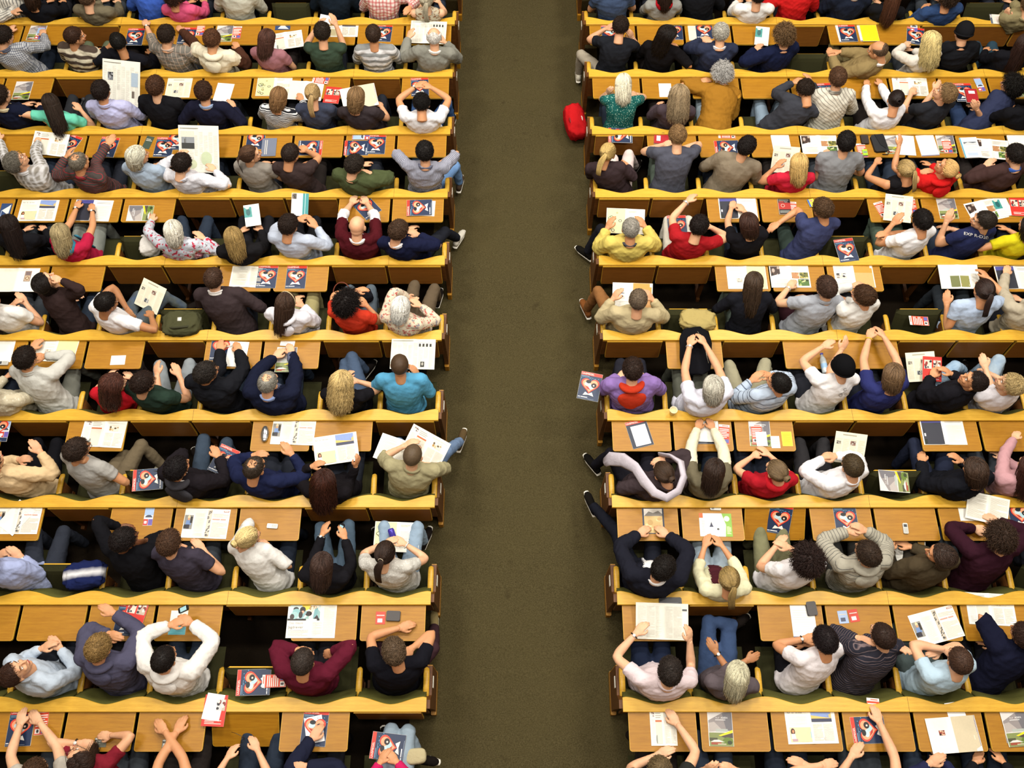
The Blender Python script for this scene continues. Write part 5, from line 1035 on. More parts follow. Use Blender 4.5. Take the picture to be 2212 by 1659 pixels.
def d_teal2():
    s = PG(.17, .25, .003, 'eceae4'); s.q(-.085, .0, -.02, .10, '3c8f8c'); s.e(-.04, .04, .024, .04, '1f5a5c'); s.e(-.045, .095, .022, .02, 'd8cfc0'); s.lines(-.07, .07, -.11, -.04, 'dcdad0'); return s.done('brochure')
def d_teal3(): s = PG(.15, .21, .002, 'e9e6d6'); s.q(-.074, .074, -.104, .0, '5aa8b4'); s.lines(-.06, .06, -.09, -.02, '3c8a98', .012); s.photo(.0, .06, .03, .06, ['d0ccc0', '7a7870'], 2); return s.done('leaflet')
def d_greenb():
    s = PG(.30, .22, .003, 'eef0ea'); s.p([(.06, .11), (.15, .11), (.15, -.11), (.085, -.11), (.095, .0)], '7fae3c'); s.e(.105, .06, .026, .026, 'dfe8d0'); s.q(-.15, -.115, .065, .11, 'd8642c'); s.lines(-.13, -.1, -.09, .04, '9aa0a0'); s.p([(-.05, .0), (-.04, .03), (-.03, .0), (-.02, -.02), (-.06, -.02)], '2c2e48'); s.e(.02, -.04, .012, .01, '3c3c3c', 8); s.lines(.1, .14, -.09, -.01, 'dfe8c8'); return s.done('leaflet')
def d_redblack(): s = PG(.135, .20, .02, 'e4e0d8'); s.q(-.067, .067, -.1, .1, '1e1a1c'); s.q(-.067, .067, -.04, .048, 'a82c24'); s.e(-.02, .01, .022, .022, 'e4b8a8'); s.e(-.02, .01, .017, .017, '9a2c24'); s.q(-.06, -.005, .055, .067, 'a84a40'); s.text(.0, .054, 'Turn', .019, 'eeeae4'); s.lines(-.06, .05, .075, .095, '9a9a8c', .01); s.lines(-.06, .05, -.09, -.05, 'a4aaa4', .012); return s.done('paperback')
def d_pink(): s = PG(.075, .10, .018, 'd8c24a'); s.q(-.037, -.018, -.05, .05, '3c62b8'); s.q(-.018, .037, -.05, .05, 'ecd84a'); s.e(.005, .025, .014, .012, 'e08a7a'); return s.done('tissue_pack')
def d_gum(): s = PG(.055, .085, .012, 'a4d83c'); s.q(-.022, .022, -.01, .012, '7a8a8a'); return s.done('sweet_packet')
def d_photo2(): s = PG(.10, .075, .001, '5a5a50'); s.photo(-.048, .048, -.036, .036, ['6a6a5c', 'c8c8c0', '2a2a26', '9a9a8c'], 12); return s.done('picture_card')
def d_hills(): s = PG(.20, .275, .006, 'e4e2dc'); s.q(-.1, .1, -.137, .137, '1e2a40'); s.q(-.1, .1, .108, .137, 'd3321f'); s.text(-.096, .114, 'Uni', .024, 'f4efe8'); s.text(-.062, .114, 'SPIEGEL', .023, 'f4efe8'); s.q(-.085, .085, -.13, .1, 'd4cfc8'); s.p([(-.085, .03), (-.04, .075), (.0, .06), (.05, .08), (.085, .05), (.085, .03)], '7a746c'); s.q(-.085, .085, -.13, .03, 'c8a86c'); s.photo(-.08, .08, -.12, .02, ['c8a86c', 'a88448', 'd8c08c', 'b89458'], 4); return s.done('magazine')
def d_magpad(): s = PG(.212, .282, .005, 'e6e4dc'); s.q(-.105, .105, -.14, .14, '1a2438'); s.q(-.105, .105, .108, .14, 'd3321f'); s.text(-.098, .115, 'Uni', .026, 'f4efe8'); s.text(-.062, .115, 'SPIEGEL', .025, 'f4efe8'); return s.done('magazine')
def d_roman(): s = spread(.44, .29); s.q(-.21, -.01, -.13, .14, 'e6e1cf'); s.e(-.12, -.01, .045, .035, 'dac878'); s.q(.07, .14, -.02, .11, '9a8478'); s.q(.08, .13, -.01, .05, 'cdb89a'); s.e(.105, .02, .022, .022, '8a6a58'); s.e(.105, .02, .012, .012, 'd8c8a8'); s.q(.08, .13, .06, .1, '7a6a6a'); return s.done('open_magazine')
def d_bluebag():
    s = PG(.28, .32, .04, '5a5a66'); s.q(-.12, .12, -.14, .14, '4a52a8'); s.p([(-.05, .02), (.06, .05), (.08, .0), (-.03, -.05)], '8fb0dc'); s.q(-.03, .09, -.1, -.03, '7a8ed0'); return s.done('plastic_bag')
def d_blueflap(): s = PG(.19, .12, .003, '2c4470'); s.p([(-.06, -.04), (.0, .04), (.05, -.02), (.08, -.05)], 'dcdcd8'); s.lines(-.08, .0, .03, .05, 'b8c4d8', .012); return s.done('brochure')
def d_tabletp(): s = PG(.22, .16, .004, 'e9dfd4'); s.q(-.11, -.085, -.08, .08, '5a6470'); s.q(-.105, -.09, .02, .07, 'd8d8d8'); s.lines(-.07, .1, -.06, .05, 'ddd0c6', .02); return s.done('paper_sheet')
def d_binder(): s = PG(.20, .29, .014, 'f0f0ee'); s.q(-.1, -.088, -.145, .145, '3fa8c8'); s.q(-.07, .08, .03, .08, '6a7078'); s.p([(-.07, .05), (-.02, .075), (.04, .06), (.08, .07), (.08, .03), (-.07, .03)], 'c8ccd0'); s.lines(-.07, .08, -.06, .02, 'c0c4c4', .012); s.q(-.06, .06, -.12, -.075, 'b8c8e0'); return s.done('ring_folder')
# solid belongings
def lathe(P, m, n=24):
    mb = MB(); V = [(r * math.cos(6.28319 * q / n), r * math.sin(6.28319 * q / n), z) for (r, z) in P for q in range(n)]; mb.add(V, [(i * n + q, i * n + (q + 1) % n, (i + 1) * n + (q + 1) % n, (i + 1) * n + q) for i in range(len(P) - 1) for q in range(n)] + [tuple(range(n))[::-1]], m); return mb
def d_cup():
    mb = lathe([(.026, 0), (.036, .085), (.039, .09), (.0375, .092), (.035, .086), (.031, .05), (.001, .05)], plain('e9e2c8', .5)); mb.poly([(.0325 * math.cos(t), .0325 * math.sin(t)) for t in np.linspace(0, 6.1, 20)], .062, plain('d9c28c', .2)); return mb.me('paper_cup', True)
def d_phone():
    mb = MB(); mb.box(-.022, .022, -.05, .05, 0, .016, plain('c8c8c2', .3, .5), .006); mb.box(-.015, .015, .012, .038, .016, .017, plain('4a4c50', .15, .6)); [mb.box(-.015 + i * .011, -.007 + i * .011, -.04 + k * .012, -.033 + k * .012, .016, .0175, plain('a4a49c', .4)) for i in range(3) for k in range(4)]; return mb.me('mobile_phone')
def d_bphone():
    mb = MB(); mb.box(-.024, .024, -.052, .052, 0, .017, plain('1b1c22', .3, .5), .008); mb.box(-.018, .018, -.03, .038, .017, .018, plain('a9d4e0', .15, .6)); return mb.me('mobile_phone')
def d_wallet():
    mb = MB(); mb.box(-.045, .045, -.062, .062, 0, .012, plain('241e1c', .45, .5), .008); mb.box(-.043, .043, -.06, .06, .013, .024, plain('2c2422', .4, .5), .01); mb.box(-.0455, -.043, -.058, .058, .002, .022, plain('15110f', .5)); return mb.me('wallet')
def d_slab(): mb = MB(); mb.box(-.10, .10, -.05, .05, 0, .012, plain('17171c', .3, .5), .01); mb.box(-.09, .07, -.002, .004, .012, .0125, plain('5a5a60', .4)); return mb.me('pencil_case')
def d_pouch():
    mb = MB(); mb.box(-.08, .08, -.12, .12, 0, .03, plain('202226', .6), .02); mb.p = None; mb.prism([(-.03, .12), (.07, .12), (.078, -.05), (.05, -.09), (.0, -.03)], .03, .036, plain('15161a', .5)); mb.tube([(.05, -.08, .03), (.09, -.12, .012), (.06, -.16, .008), (.0, -.15, .008)], .005, plain('121214', .6), 6); return mb.me('pouch')
def d_case():
    mb = MB(); V, Fc = ell((0, 0, .022), (.034, .078, .022), 24, 14); V = [(v[0] * (1 + .25 * (1 - abs(v[0]) / .04)), max(-.082, min(.082, v[1] * 1.12)), v[2]) for v in V]; mb.add(V, Fc, plain('c9cbce', .18, .8, .9)); mb.tube([(.036 * math.cos(t), .078 * math.sin(t), .022) for t in np.linspace(0, 6.283, 24)], .0022, plain('5a5c60', .3, .8, .8), 5); return mb.me('spectacle_case', True)
def d_bottle():
    P = [(.0, 0), (.03, 0), (.032, .01), (.032, .13), (.029, .15), (.014, .185), (.013, .20)]; mb = lathe(P, plain('b8c4c8', .08, .7)); mb2 = lathe([(.0, .198), (.016, .198), (.016, .215), (.001, .216)], plain('5a5ab8', .4)); mb.add(mb2.V, mb2.F, mb2.mats[0]); V = [(.0325 * math.cos(t), .0325 * math.sin(t), z) for z in (.05, .10) for t in np.linspace(0, 5.98, 20)]; mb.add(V, [(i, (i + 1) % 20, 20 + (i + 1) % 20, 20 + i) for i in range(20)], plain('8fb4d8', .4)); return mb.me('water_bottle', True)
def d_can():
    mb = lathe([(.0, 0), (.025, 0), (.031, .008), (.031, .105), (.026, .115), (.0255, .117), (.024, .112), (.001, .112)], plain('4a3cae', .25, .6, .3)); return mb.me('drink_can', True)
def d_pen(): mb = MB(); mb.tube([(0, -.07, .006), (0, .05, .006), (0, .07, .006)], [.0045, .0045, .0015], plain('17171a', .3, .5), 8); return mb.me('pen', True)
def d_wpen(): mb = MB(); mb.tube([(0, -.07, .006), (0, .05, .006), (0, .07, .006)], [.005, .005, .0015], plain('e4e2da', .3, .5), 8); return mb.me('pen', True)
def d_specs():
    mb = MB(); k = plain('1c1a18', .3, .6)
    for s in (-1, 1): mb.tube([(s * .034 + math.cos(a) * .024, math.sin(a) * .006, .018 + math.sin(a) * .017) for a in np.linspace(0, 6.283, 14)], .0022, k, 5); mb.tube([(s * .058, 0, .02), (s * .062, .08, .01), (s * .058, .12, .004)], .002, k, 5)
    mb.tube([(-.012, 0, .02), (.012, 0, .02)], .002, k, 5); return mb.me('glasses', True)
def d_microphone(): mb = MB(); mb.tube([(0, -.09, .02), (0, .04, .02)], [.01, .014], plain('17171a', .4), 10); mb.add(*ell((0, .06, .02), (.024, .028, .024), 14, 8), plain('2a2a2e', .5)); return mb.me('microphone', True)
def lump(name, size, cols, seed, amp=.25, folds=9, nodes=()):
    """crumpled cloth or bag: a soft box pulled into folds"""
    sx, sy, sz = size; V, Fc = ell((0, 0, 0), (1, 1, 1), 40, 26); V = np.array(V); V = np.sign(V) * np.abs(V) ** .62
    r = np.random.RandomState(seed); d = np.zeros(len(V))
    for i in range(folds): k = r.normal(size=3) * 3.4; ph = r.uniform(0, 6.28); d += (1 - np.abs(np.sin(V @ k + ph + 1.2 * np.sin(V @ r.normal(size=3) * 1.6)))) ** 2
    d = d / folds - .33; V = V * (1 + amp * d[:, None] * 1.6); V = V * np.array((sx, sy, sz)) / 2; V[:, 2] += sz / 2; V[:, 2] = np.maximum(V[:, 2], 0)
    mb = MB(); mb.add(V, Fc, cloth(*cols) if cols else cloth())
    me = mb.me(name, True)
    for nm_, k_ in (('su', 0), ('sv', 1)): me.attributes.new(nm_, 'FLOAT', 'POINT').data.foreach_set('value', V[:, k_].astype(np.float32).copy())
    return me
DES = dict(mag=d_mag, asia=d_asia, flyer=d_flyer, car=d_car, plain=d_plain, blank=d_blank, scrap=d_scrap, pad=d_pad, yellow=d_yellow, ycard=d_ycard, card=d_card, note=d_note, redbook=d_redbook, redcover=d_redcover, pool=d_pool, woman=d_woman, strip=d_strip, hunt=d_hunt, italia=d_italia, photos=d_photos, brown=d_brown, green=d_green, party=d_party, art=d_art, text=d_text, study=d_study, news1=d_news1, news2=d_news2, news3=d_news3, news4=d_news4, npage=d_npage, teal=d_teal, teal2=d_teal2, teal3=d_teal3, greenb=d_greenb, redblack=d_redblack, pink=d_pink, gum=d_gum, photo2=d_photo2, hills=d_hills, magpad=d_magpad, roman=d_roman, bluebag=d_bluebag, blueflap=d_blueflap, tabletp=d_tabletp, binder=d_binder, cup=d_cup, phone=d_phone, bphone=d_bphone, wallet=d_wallet, slab=d_slab, pouch=d_pouch, case=d_case, bottle=d_bottle, can=d_can, pen=d_pen, wpen=d_wpen, specs=d_specs, mic=d_microphone)
CAT = dict(news1='newspaper', news2='newspaper', news3='newspaper', news4='newspaper', npage='newspaper', flyer='flyer', car='postcard', plain='paper', blank='paper', scrap='paper', tabletp='paper', pad='writing pad', yellow='writing pad', ycard='card', card='card', note='sticky note', redbook='notebook', redblack='book', text='book', cup='cup', phone='mobile phone', bphone='mobile phone', wallet='wallet', slab='pencil case', pouch='bag', case='spectacle case', bottle='bottle', can='drink can', pen='pen', wpen='pen', specs='glasses', mic='microphone', bluebag='bag', pink='tissue pack', gum='sweet packet', photo2='picture card', binder='folder', teal3='leaflet', greenb='leaflet', teal='brochure', teal2='brochure', asia='brochure', blueflap='brochure')
GRP = dict(magazine='magazines handed out in the hall', newspaper='newspapers', flyer='flyers', paper='loose sheets')
GRP['mobile phone'] = 'mobile phones'; GRP['brochure'] = 'travel brochures'
DM = {}
ITEMS = '''
asia|0|80,70|-3|d|travel brochure under a car postcard on the top desk row, left end
car|0|86,72|-4|d2|car postcard lying on a brochure beside the window-check arm, top left
mag|0|292,80|0|d|navy magazine lying alone between the raised hand and the hand on the ledge
mag|0|404,78|-2|d|navy magazine under the crossed arms of the window-check shirt
flyer|0|433,64|0|d|red flyer behind the cream hooded vest
asia|0|485,72|0|d|travel brochure beside a red flyer, behind the cream hooded vest
flyer|0|512,70|0|d2|red flyer lying on the right of a travel brochure, top row
blueflap|0|611,57|2|d|dark blue card behind the mauve T-shirt reader
woman|0|618,88|12|d2|open magazine before the person in mauve
pool|0|738,62|0|d|open magazine under the raised hands of the dark green T-shirt
scrap|0|703,42|-15|.18,30|folded white page held up by the dark green T-shirt
mag|0|828,72|-3|d|navy magazine half hidden by the grey striped sweater's head
news1|0|925,70|-3|.02,8|newspaper held open by the bald person in grey tweed
mag|0|1318,72|3|d|navy magazine under the bent arm at the aisle, top right desk
mag|0|1456,68|0|d|navy magazine beside the very long black hair
yellow|0|1504,70|0|d|pale sheet block beside the grey-haired person's arm|plain
mag|0|1521,66|0|d|navy magazine partly covered by the grey-haired person's arm
teal2|0|1646,78|-8|.03,15|booklet with teal picture in the hand of the navy jacket
pad|0|1826,72|3|d|white pad under a navy magazine on the top right
mag|0|1831,72|1|d3|navy magazine lying on a white pad beside the bright yellow pad
pad|0|1872,70|2|d|white pad under the bright yellow pad
yellow|0|1878,72|1|d4|bright yellow pad lying on white paper
mag|0|1977,78|-12|d|magazine before the blond person in white top, top right
car|0|1974,55|-8|d2|pale blue card on the ledge beside the blond person
tabletp|0|2158,42|-4|c|pale landscape sheet lying on the ledge at the top right
asia|1|49,196|0|d|travel brochure alone on the left edge desk, second desk row
news3|1|262,180|-8|.16,38|large newspaper raised by the person in lavender shirt
npage|1|386,190|0|d|newspaper page spread beside the black sweater
plain|1|483,200|-6|d|typed sheet beside the navy sweater
art|1|592,188|0|d|open magazine with black and green pattern, third desk from the aisle pair
roman|1|658,196|-4|d|open magazine before the person with blond ponytail
redcover|1|718,206|-6|d2|magazine with red page beside the blond ponytail
flyer|1|693,173|80|d3|small red flyer above the blond ponytail
study|1|776,210|14|.0,18|blue magazine held by the charcoal T-shirt
mag|1|907,188|4|d|magazine under the clasped arms of the white T-shirt
blank|1|1437,195|0|d|white sheet beside the frizzy grey-blond hair
flyer|1|1516,163|75|d|red flyer beside the grey curly person's sleeve
mag|1|1781,200|4|d|magazine between the slumped grey shirt and the striped shirt
woman|1|1966,187|-4|d|open magazine between white sleeves and charcoal T-shirt
mag|1|2082,200|0|d|magazine under the red notebook
redbook|1|2098,208|-2|d3|dark red notebook with white label
car|1|2116,183|8|d2|car postcard beside the red notebook
asia|1|2200,190|4|d|travel brochure at the right edge, second desk row
woman|2|108,311|-8|.02,14|open magazine held by the grey-bearded person
mag|2|148,312|-22|d|magazine partly under the open one, left edge
mag|2|233,318|-6|d|navy magazine under the raised hand with watch
ycard|2|320,308|-12|d|dark green booklet beside the white-haired head|green
mag|2|355,318|-2|d|navy magazine with a cream note and pen on it
note|2|362,316|0|d2|cream note lying on a navy magazine
pen|2|361,310|55|d4|black pen lying on the cream note
mag|2|384,303|0|d|magazine beside the large power-station newspaper
news2|2|430,322|-2|.12,35|large newspaper with a factory picture held by the pinstriped shirt
mag|2|553,302|0|d|magazine under a grey folder beside the brown ponytail
blueflap|2|581,318|92|d2|grey-blue folder beside the brown ponytail|grey
mag|2|670,320|-90|d|navy magazine turned sideways under the dark brown T-shirt's arm
mag|2|770,320|90|d|navy magazine turned sideways beside an upright one, above the olive jacket
mag|2|813,312|-1|d|upright navy magazine beside a sideways one, above the olive jacket
car|2|780,295|90|d2|small pale card above two navy magazines
mag|2|1340,293|88|d|magazine stuck behind the folded desk at the aisle
redbook|2|1432,302|84|d|red booklet before the slate blue T-shirt
specs|2|1438,292|0|d|folded glasses above the red booklet
flyer|2|1570,291|88|d|red striped flyer above a sideways navy magazine, right block
mag|2|1570,320|92|d|navy magazine turned sideways above the taupe sweatshirt
pad|2|1687,310|2|d|white pad behind the blond person in red T-shirt
npage|2|1696,345|-6|-.02,40|rolled newspaper in the hand of the red T-shirt
photos|2|1770,312|0|d|open magazine before the grey T-shirt
wallet|2|1867,303|0|d|black leather wallet beside the black pouch
pouch|2|1898,312|6|d|black pouch with strap on the desk
gum|2|1868,330|2|d2|bright green packet lying on a red leaflet
flyer|2|1862,325|3|d|red and white leaflet under the green packet
asia|2|1930,312|-4|d|travel brochure beside the black pouch
plain|2|1957,314|-4|d2|white sheet under the raised arm
pad|2|2003,315|4|d|blank white pad above the red hooded top
asia|2|2043,310|0|d|travel brochure with flyer beside the blank white pad
flyer|2|2046,316|0|d2|red flyer lying on a travel brochure beside the blank pad
binder|2|2096,320|3|d|white folder with cyan spine
photos|2|2140,322|-6|d2|loose page with pictures beside the cyan-spined folder
pad|2|2195,300|-2|d|white pad at the right edge, third desk row
blueflap|3|12,455|90|d|blue booklet at the left edge, fourth desk row
pool|3|83,455|0|d|open magazine with city skyline at the left, fourth desk row
party|3|200,455|-2|d|open magazine under the arms of the crimson T-shirt|white
asia|3|303,461|90|d|travel brochure turned sideways under one hand
teal2|3|545,465|10|.0,15|folded brochure with teal figure on the lap
teal|3|648,442|-3|.06,25|teal and white brochure in the hands of the pale blue-grey top
mag|3|792,448|40|d|magazine lying aslant under the bald person's hands
plain|3|912,450|88|d|white sheets under the sideways magazine at the aisle
mag|3|906,449|92|d3|navy magazine turned sideways on white sheets at the aisle
art|3|1351,478|-3|.02,20|open magazine held by the person in yellow jacket
mag|3|1463,490|2|-.10,5|navy magazine on white trousers
party|3|1594,450|0|d|open magazine under hands of the black T-shirt
redblack|3|1694,448|0|d|thick black and red paperback
flyer|3|1711,452|-3|d|red flyer beside the thick paperback
note|3|1725,461|0|d2|cream sticky note beside the paperback
pink|3|1752,440|14|d|blue and yellow tissue pack
flyer|3|1904,452|18|d|red flyer aslant before the crossed arms
npage|3|1940,450|-8|.06,20|newspaper held before the white T-shirt
flyer|3|1969,445|0|d|red flyer to the right of the held newspaper
asia|3|2046,450|0|d|travel brochure above the navy T-shirt with lettering
photos|3|2130,455|14|d|open magazine under other papers at the right
teal2|3|2165,447|10|d2|blue and white page on an open magazine at the right
redcover|3|2200,447|-4|d3|red printed page at the right edge, fourth desk row
roman|4|37,605|0|d|open magazine with antique mosaic at the left edge
npage|4|325,640|-28|-.06,30|newspaper folded in the lap of the white T-shirt
text|4|537,598|-2|d|thick open book with red cover behind the V-neck sweater
mag|4|577,598|-1|d|left one of two upright navy magazines, fifth desk row
mag|4|640,599|0|d|right one of two upright navy magazines, fifth desk row
brown|4|1366,640|-2|.02,22|open magazine held by the beige sweater
italia|4|1613,600|0|d|open magazine with a pale yellow page behind long brown hair
photos|4|1706,597|0|d|open magazine with food pictures under one palm
brown|4|1845,597|0|d|open magazine with brown page beside the off-white shirt
green|4|2072,598|0|.0,6|open magazine with green picture behind the dark ponytail
party|4|2195,600|0|d|magazine page with red figure at the right edge
plain|5|8,755|0|d|white paper at the left edge, sixth desk row
phone|5|8,785|90|d2|mobile phone on white paper at the left edge
italia|5|122,755|-4|d|open magazine with a pale yellow page before the pale grey shirt
scrap|5|255,778|2|d|small white paper alone on a bare desk
mag|5|478,752|0|d|navy magazine under the hands holding a pen
plain|5|512,765|-3|d2|white sheet under the hands holding a pen
wpen|5|500,747|-70|d6|white pen between the fingers of the black jacket
asia|5|618,777|0|d|green picture brochure before the navy suit
scrap|5|622,738|-6|d|white paper under the hands of the navy suit
news1|5|892,765|-1|.0,4|newspaper spread before the sky blue top
bottle|5|1778,790|5|dl|clear water bottle with blue cap
npage|5|1990,792|4|-.04,18|white printed pages on the lap of the black jacket
redcover|5|2013,797|-4|.0,18|red book held by the black jacket
mag|6|1274,835|-12|.05,10|navy magazine sticking out into the aisle under the purple sleeve
cup|6|1452,893|0|c|paper cup standing on the ledge
mag|6|-2,925|0|d|magazine at the left edge under a car postcard
car|6|12,924|0|d2|car postcard at the left edge, seventh desk row
woman|6|223,937|-3|d|open magazine beside the head of the grey T-shirt
case|6|573,939|2|d|silver spectacle case lying beside an open magazine
strip|6|634,932|-2|d|open magazine next to the silver spectacle case
pool|6|726,970|9|.03,14|open magazine held by the person with auburn hair
woman|6|920,965|-30|.05,25|open magazine held by the person in khaki shirt
text|6|855,975|-20|-.08,8|beige booklet on the lap of the khaki shirt
mag|6|484,995|-24|-.10,5|magazine on the lap under a hand
mag|7|320,1036|96|s|navy magazine on a raised empty seat between grey T-shirt and black hooded top
magpad|6|1381,937|14|d|navy magazine under a blank white sheet at the aisle
blank|6|1384,940|14|d2|blank white sheet on a navy magazine at the aisle
magpad|6|1527,930|0|d|stack of magazines under the writing hands
plain|6|1529,925|-2|d3|white page under the writing hands
pen|6|1526,903|-14|d6|black pen between two hands
flyer|6|1564,938|-6|d|red flyer beside the cream sleeve
asia|6|1641,935|-2|d|travel brochure beneath flyer and sheet, third desk from the aisle
flyer|6|1635,937|0|d2|red flyer on a travel brochure above the red T-shirt
scrap|6|1645,948|90|d4|blank white card on a red flyer
card|6|1675,955|0|d|pale green card between brochure and yellow card
ycard|6|1700,948|0|d|yellow card at the desk corner
npage|6|1835,968|-8|-.02,30|folded newspaper standing behind the white shirt
asia|7|1931,1040|86|s|travel brochure lying on a raised empty seat beside the white shirt
party|6|2037,932|0|d|open magazine with red-clad figure, beside a bare desk
strip|7|38,1122|0|d|open magazine under a loose page at the left edge
plain|7|35,1118|-34|d2|loose page aslant on an open magazine
car|7|322,1112|0|d|car postcard above the crossed arms
strip|7|445,1131|-2|d|open magazine above the slate T-shirt
phone|7|589,1137|86|d|grey mobile phone beside the white sleeve
bphone|7|737,1142|-25|.02,30|mobile phone in the hand of the long-haired person in black
art|7|857,1160|-2|-.12,4|magazine on the lap of the dotted top
can|7|852,1168|20|-.08,0|blue drink can between two hands
hills|7|1411,1122|0|d|magazine with a hill picture under two spread hands
phone|7|1545,1098|88|d|silver mobile phone near the ledge
greenb|7|1546,1134|-1|d|white and green leaflet beneath a mobile phone
mag|7|1684,1121|-9|t|navy magazine on the tilted desk
mag|7|1827,1122|0|d|navy magazine under folded arms, right block
phone|7|1955,1142|-2|d|small silver mobile phone on a bare desk
text|7|2133,1099|-14|.02,10|open paperback in the hands of the burgundy sweater
plain|7|2092,1093|0|d|white sheet under the open paperback
mag|7|2204,1112|-3|d|magazine at the right edge, eighth desk row
brown|7|1950,1185|-6|-.18,8|open book on the lap between striped sweater and olive jacket
mag|8|277,1338|-4|d|magazine under the raised arm of the slate hoodie
redcover|8|292,1326|-10|d2|red flyer page beside the raised forearm
teal3|8|385,1345|0|d|leaflet with turquoise half under the phone
bphone|8|398,1316|-72|.14,25|dark mobile phone held by the white hoodie
hunt|8|673,1342|0|d|open magazine with blue picture and large headline
photo2|8|822,1335|0|d|small red and white card beside the black wallet|red
wallet|8|850,1331|88|d|black wallet beside the hand of the black T-shirt
news4|8|1430,1342|-2|.02,12|newspaper held by the pale pink polo shirt
slab|8|1448,1303|0|c|black pencil case on the ledge behind the newspaper
pad|8|1735,1340|0|d|blank white pad beside the black wallet
wallet|8|1752,1315|5|dw|black wallet lying on the white pad
photo2|8|1821,1333|4|d|pale blue card before the striped shirt|blue
photo2|8|1844,1330|8|d|red card beside the pale blue card|red
strip|8|2022,1352|14|d|open magazine lying aslant above the pale blue T-shirt
woman|8|2140,1316|-3|d|open magazine at the right beside the navy sleeve
mag|9|45,1573|2|d|magazine under two hands at the bottom left
flyer|9|90,1560|4|d|red flyer beside the magazine, bottom left
photo2|9|217,1604|2|d|picture card under the folded arms, bottom row
photo2|9|363,1608|0|d|picture card below the crossed forearms, bottom row
redcover|9|464,1535|-2|t2|red leaflet lying over the ledge and the tilted desk
blank|9|461,1527|-8|t3|white paper on the red leaflet
mag|9|680,1573|-3|d|magazine under white paper and one hand, bottom row
blank|9|679,1576|12|d2|white paper on a magazine, bottom row
mag|9|838,1613|84|-.12,8|navy magazine on the lap of the magenta top
woman|9|1433,1572|0|d|folded magazine page beside a raised hand, bottom row|half
asia|9|1556,1573|-1|d|travel brochure alone on its desk, bottom row
pool|9|1752,1568|1|d|open magazine with city skyline, bottom row
mag|9|1876,1577|92|d|navy magazine turned sideways below a red flyer, bottom row
flyer|9|1887,1535|-5|d|red flyer under a reaching hand, bottom row
blank|9|2067,1545|8|d|white sheet above the open magazine, bottom row
study|9|2060,1587|4|d2|open magazine with a purple column, bottom row
magpad|9|2194,1566|0|d|magazine under a travel brochure, bottom right corner
asia|9|2195,1573|4|d2|travel brochure at the bottom right corner
mag|4|1828,541|8|s|navy magazine lying on the raised empty seat between navy and white T-shirts
flyer|5|1985,693|88|s|red striped flyer on a raised empty seat beside the sky blue T-shirt
mag|9|548,1474|92|s|navy magazine lying on the raised empty seat beside the burgundy sweater
flyer|9|592,1471|92|s2|red flyer sticking out of a magazine beside the burgundy sweater
specs|9|521,1608|70|-.02,0|glasses held over the lap, bottom row
bluebag|2|1305,252|20|-.35,20|blue plastic bag on the floor beside the teal speckled top|floor
'''
def place_items():
    for ln in ITEMS.strip().split('\n'):
        f = ln.split('|'); typ, j, rot, pl, label = f[0], int(f[1]), float(f[3]), f[4], f[5]; var = f[6] if len(f) > 6 else ''
        cx, cy = map(float, f[2].split(',')); Z = LZ[j]; tilt = 0; rx = 0
        if pl[0] == 'd':
            lift = pl[1:]; z = Z - .032 + .0008; z += (0 if not lift or lift in 'lw' else float(lift) * .0032)
            if lift == 'w': z += .009
        elif pl == 'c': z = Z + .0012
        elif pl in ('s', 's2'): z = Z + (.008 if pl == 's2' else .002); tilt = 3
        elif pl == 't': z = Z - .105; tilt = -32
        elif pl in ('t2', 't3'): z = Z + .004 + (.006 if pl == 't3' else 0); tilt = 0
        else: v = pl.split(','); z = Z + float(v[0]); tilt = float(v[1])
        if pl == 't':
            tilt = 32; a_ = math.radians(32); n_ = np.array((0, -math.sin(a_), math.cos(a_))); p0 = np.array((0, LY[j], Z - .033)); d_ = ray(cx, cy); z = (cA + d_ * (n_.dot(p0 - cA) / n_.dot(d_)))[2] + .002
        P = at_z(cx, cy, z)
        key = (typ, var)
        if key not in DM:
            me = DES[typ]()
            if var in ('green', 'grey', 'red', 'blue', 'plain', 'white') and typ in ('ycard', 'blueflap', 'photo2', 'yellow'):
                cmap = {'green': '3c4c40', 'grey': '6c7488', 'red': 'c8402e', 'blue': 'a4b8da', 'plain': 'efe6c8'}; s = PG({'ycard': .09, 'blueflap': .26, 'photo2': .085, 'yellow': .2}[typ], {'ycard': .18, 'blueflap': .17, 'photo2': .11, 'yellow': .27}[typ], .002, cmap[var])
                s.lines(-s.w * .4, s.w * .4, s.h * .1, s.h * .35, 'c8c4bc' if var != 'plain' else 'd8cfae', .02)
                if var in ('red', 'blue'): s.q(-s.w * .3, s.w * .2, -s.h * .35, -s.h * .05, 'e6e4e2' if var == 'red' else '4a5068')
                me = s.done({'ycard': 'booklet', 'blueflap': 'folder', 'photo2': 'picture_card', 'yellow': 'paper_sheet'}[typ])
            DM[key] = me
        me = DM[key]; name = me.name.split('.')[0]; cat = CAT.get(typ, 'magazine')
        if var == 'green': cat = 'booklet'
        if var == 'grey': cat = 'folder'
        if var == 'plain': cat = 'paper'
        o = obj(name, me, None, tuple(P), None, label, cat, GRP.get(cat))
        o.rotation_euler = (math.radians(tilt), 0, math.radians(rot))
        if var == 'half': o.scale = (.52, 1, 1)
        if typ == 'bottle': o.rotation_euler = (math.radians(-84), 0, math.radians(rot)); o.location.z += .034; o.location.y -= .1
        if typ == 'can': o.rotation_euler = (math.radians(-60), 0, math.radians(rot))
        if var == 'floor': o.location.z = Z - LEDGE + .12; o.rotation_euler = (math.radians(30), 0, math.radians(rot))
place_items()
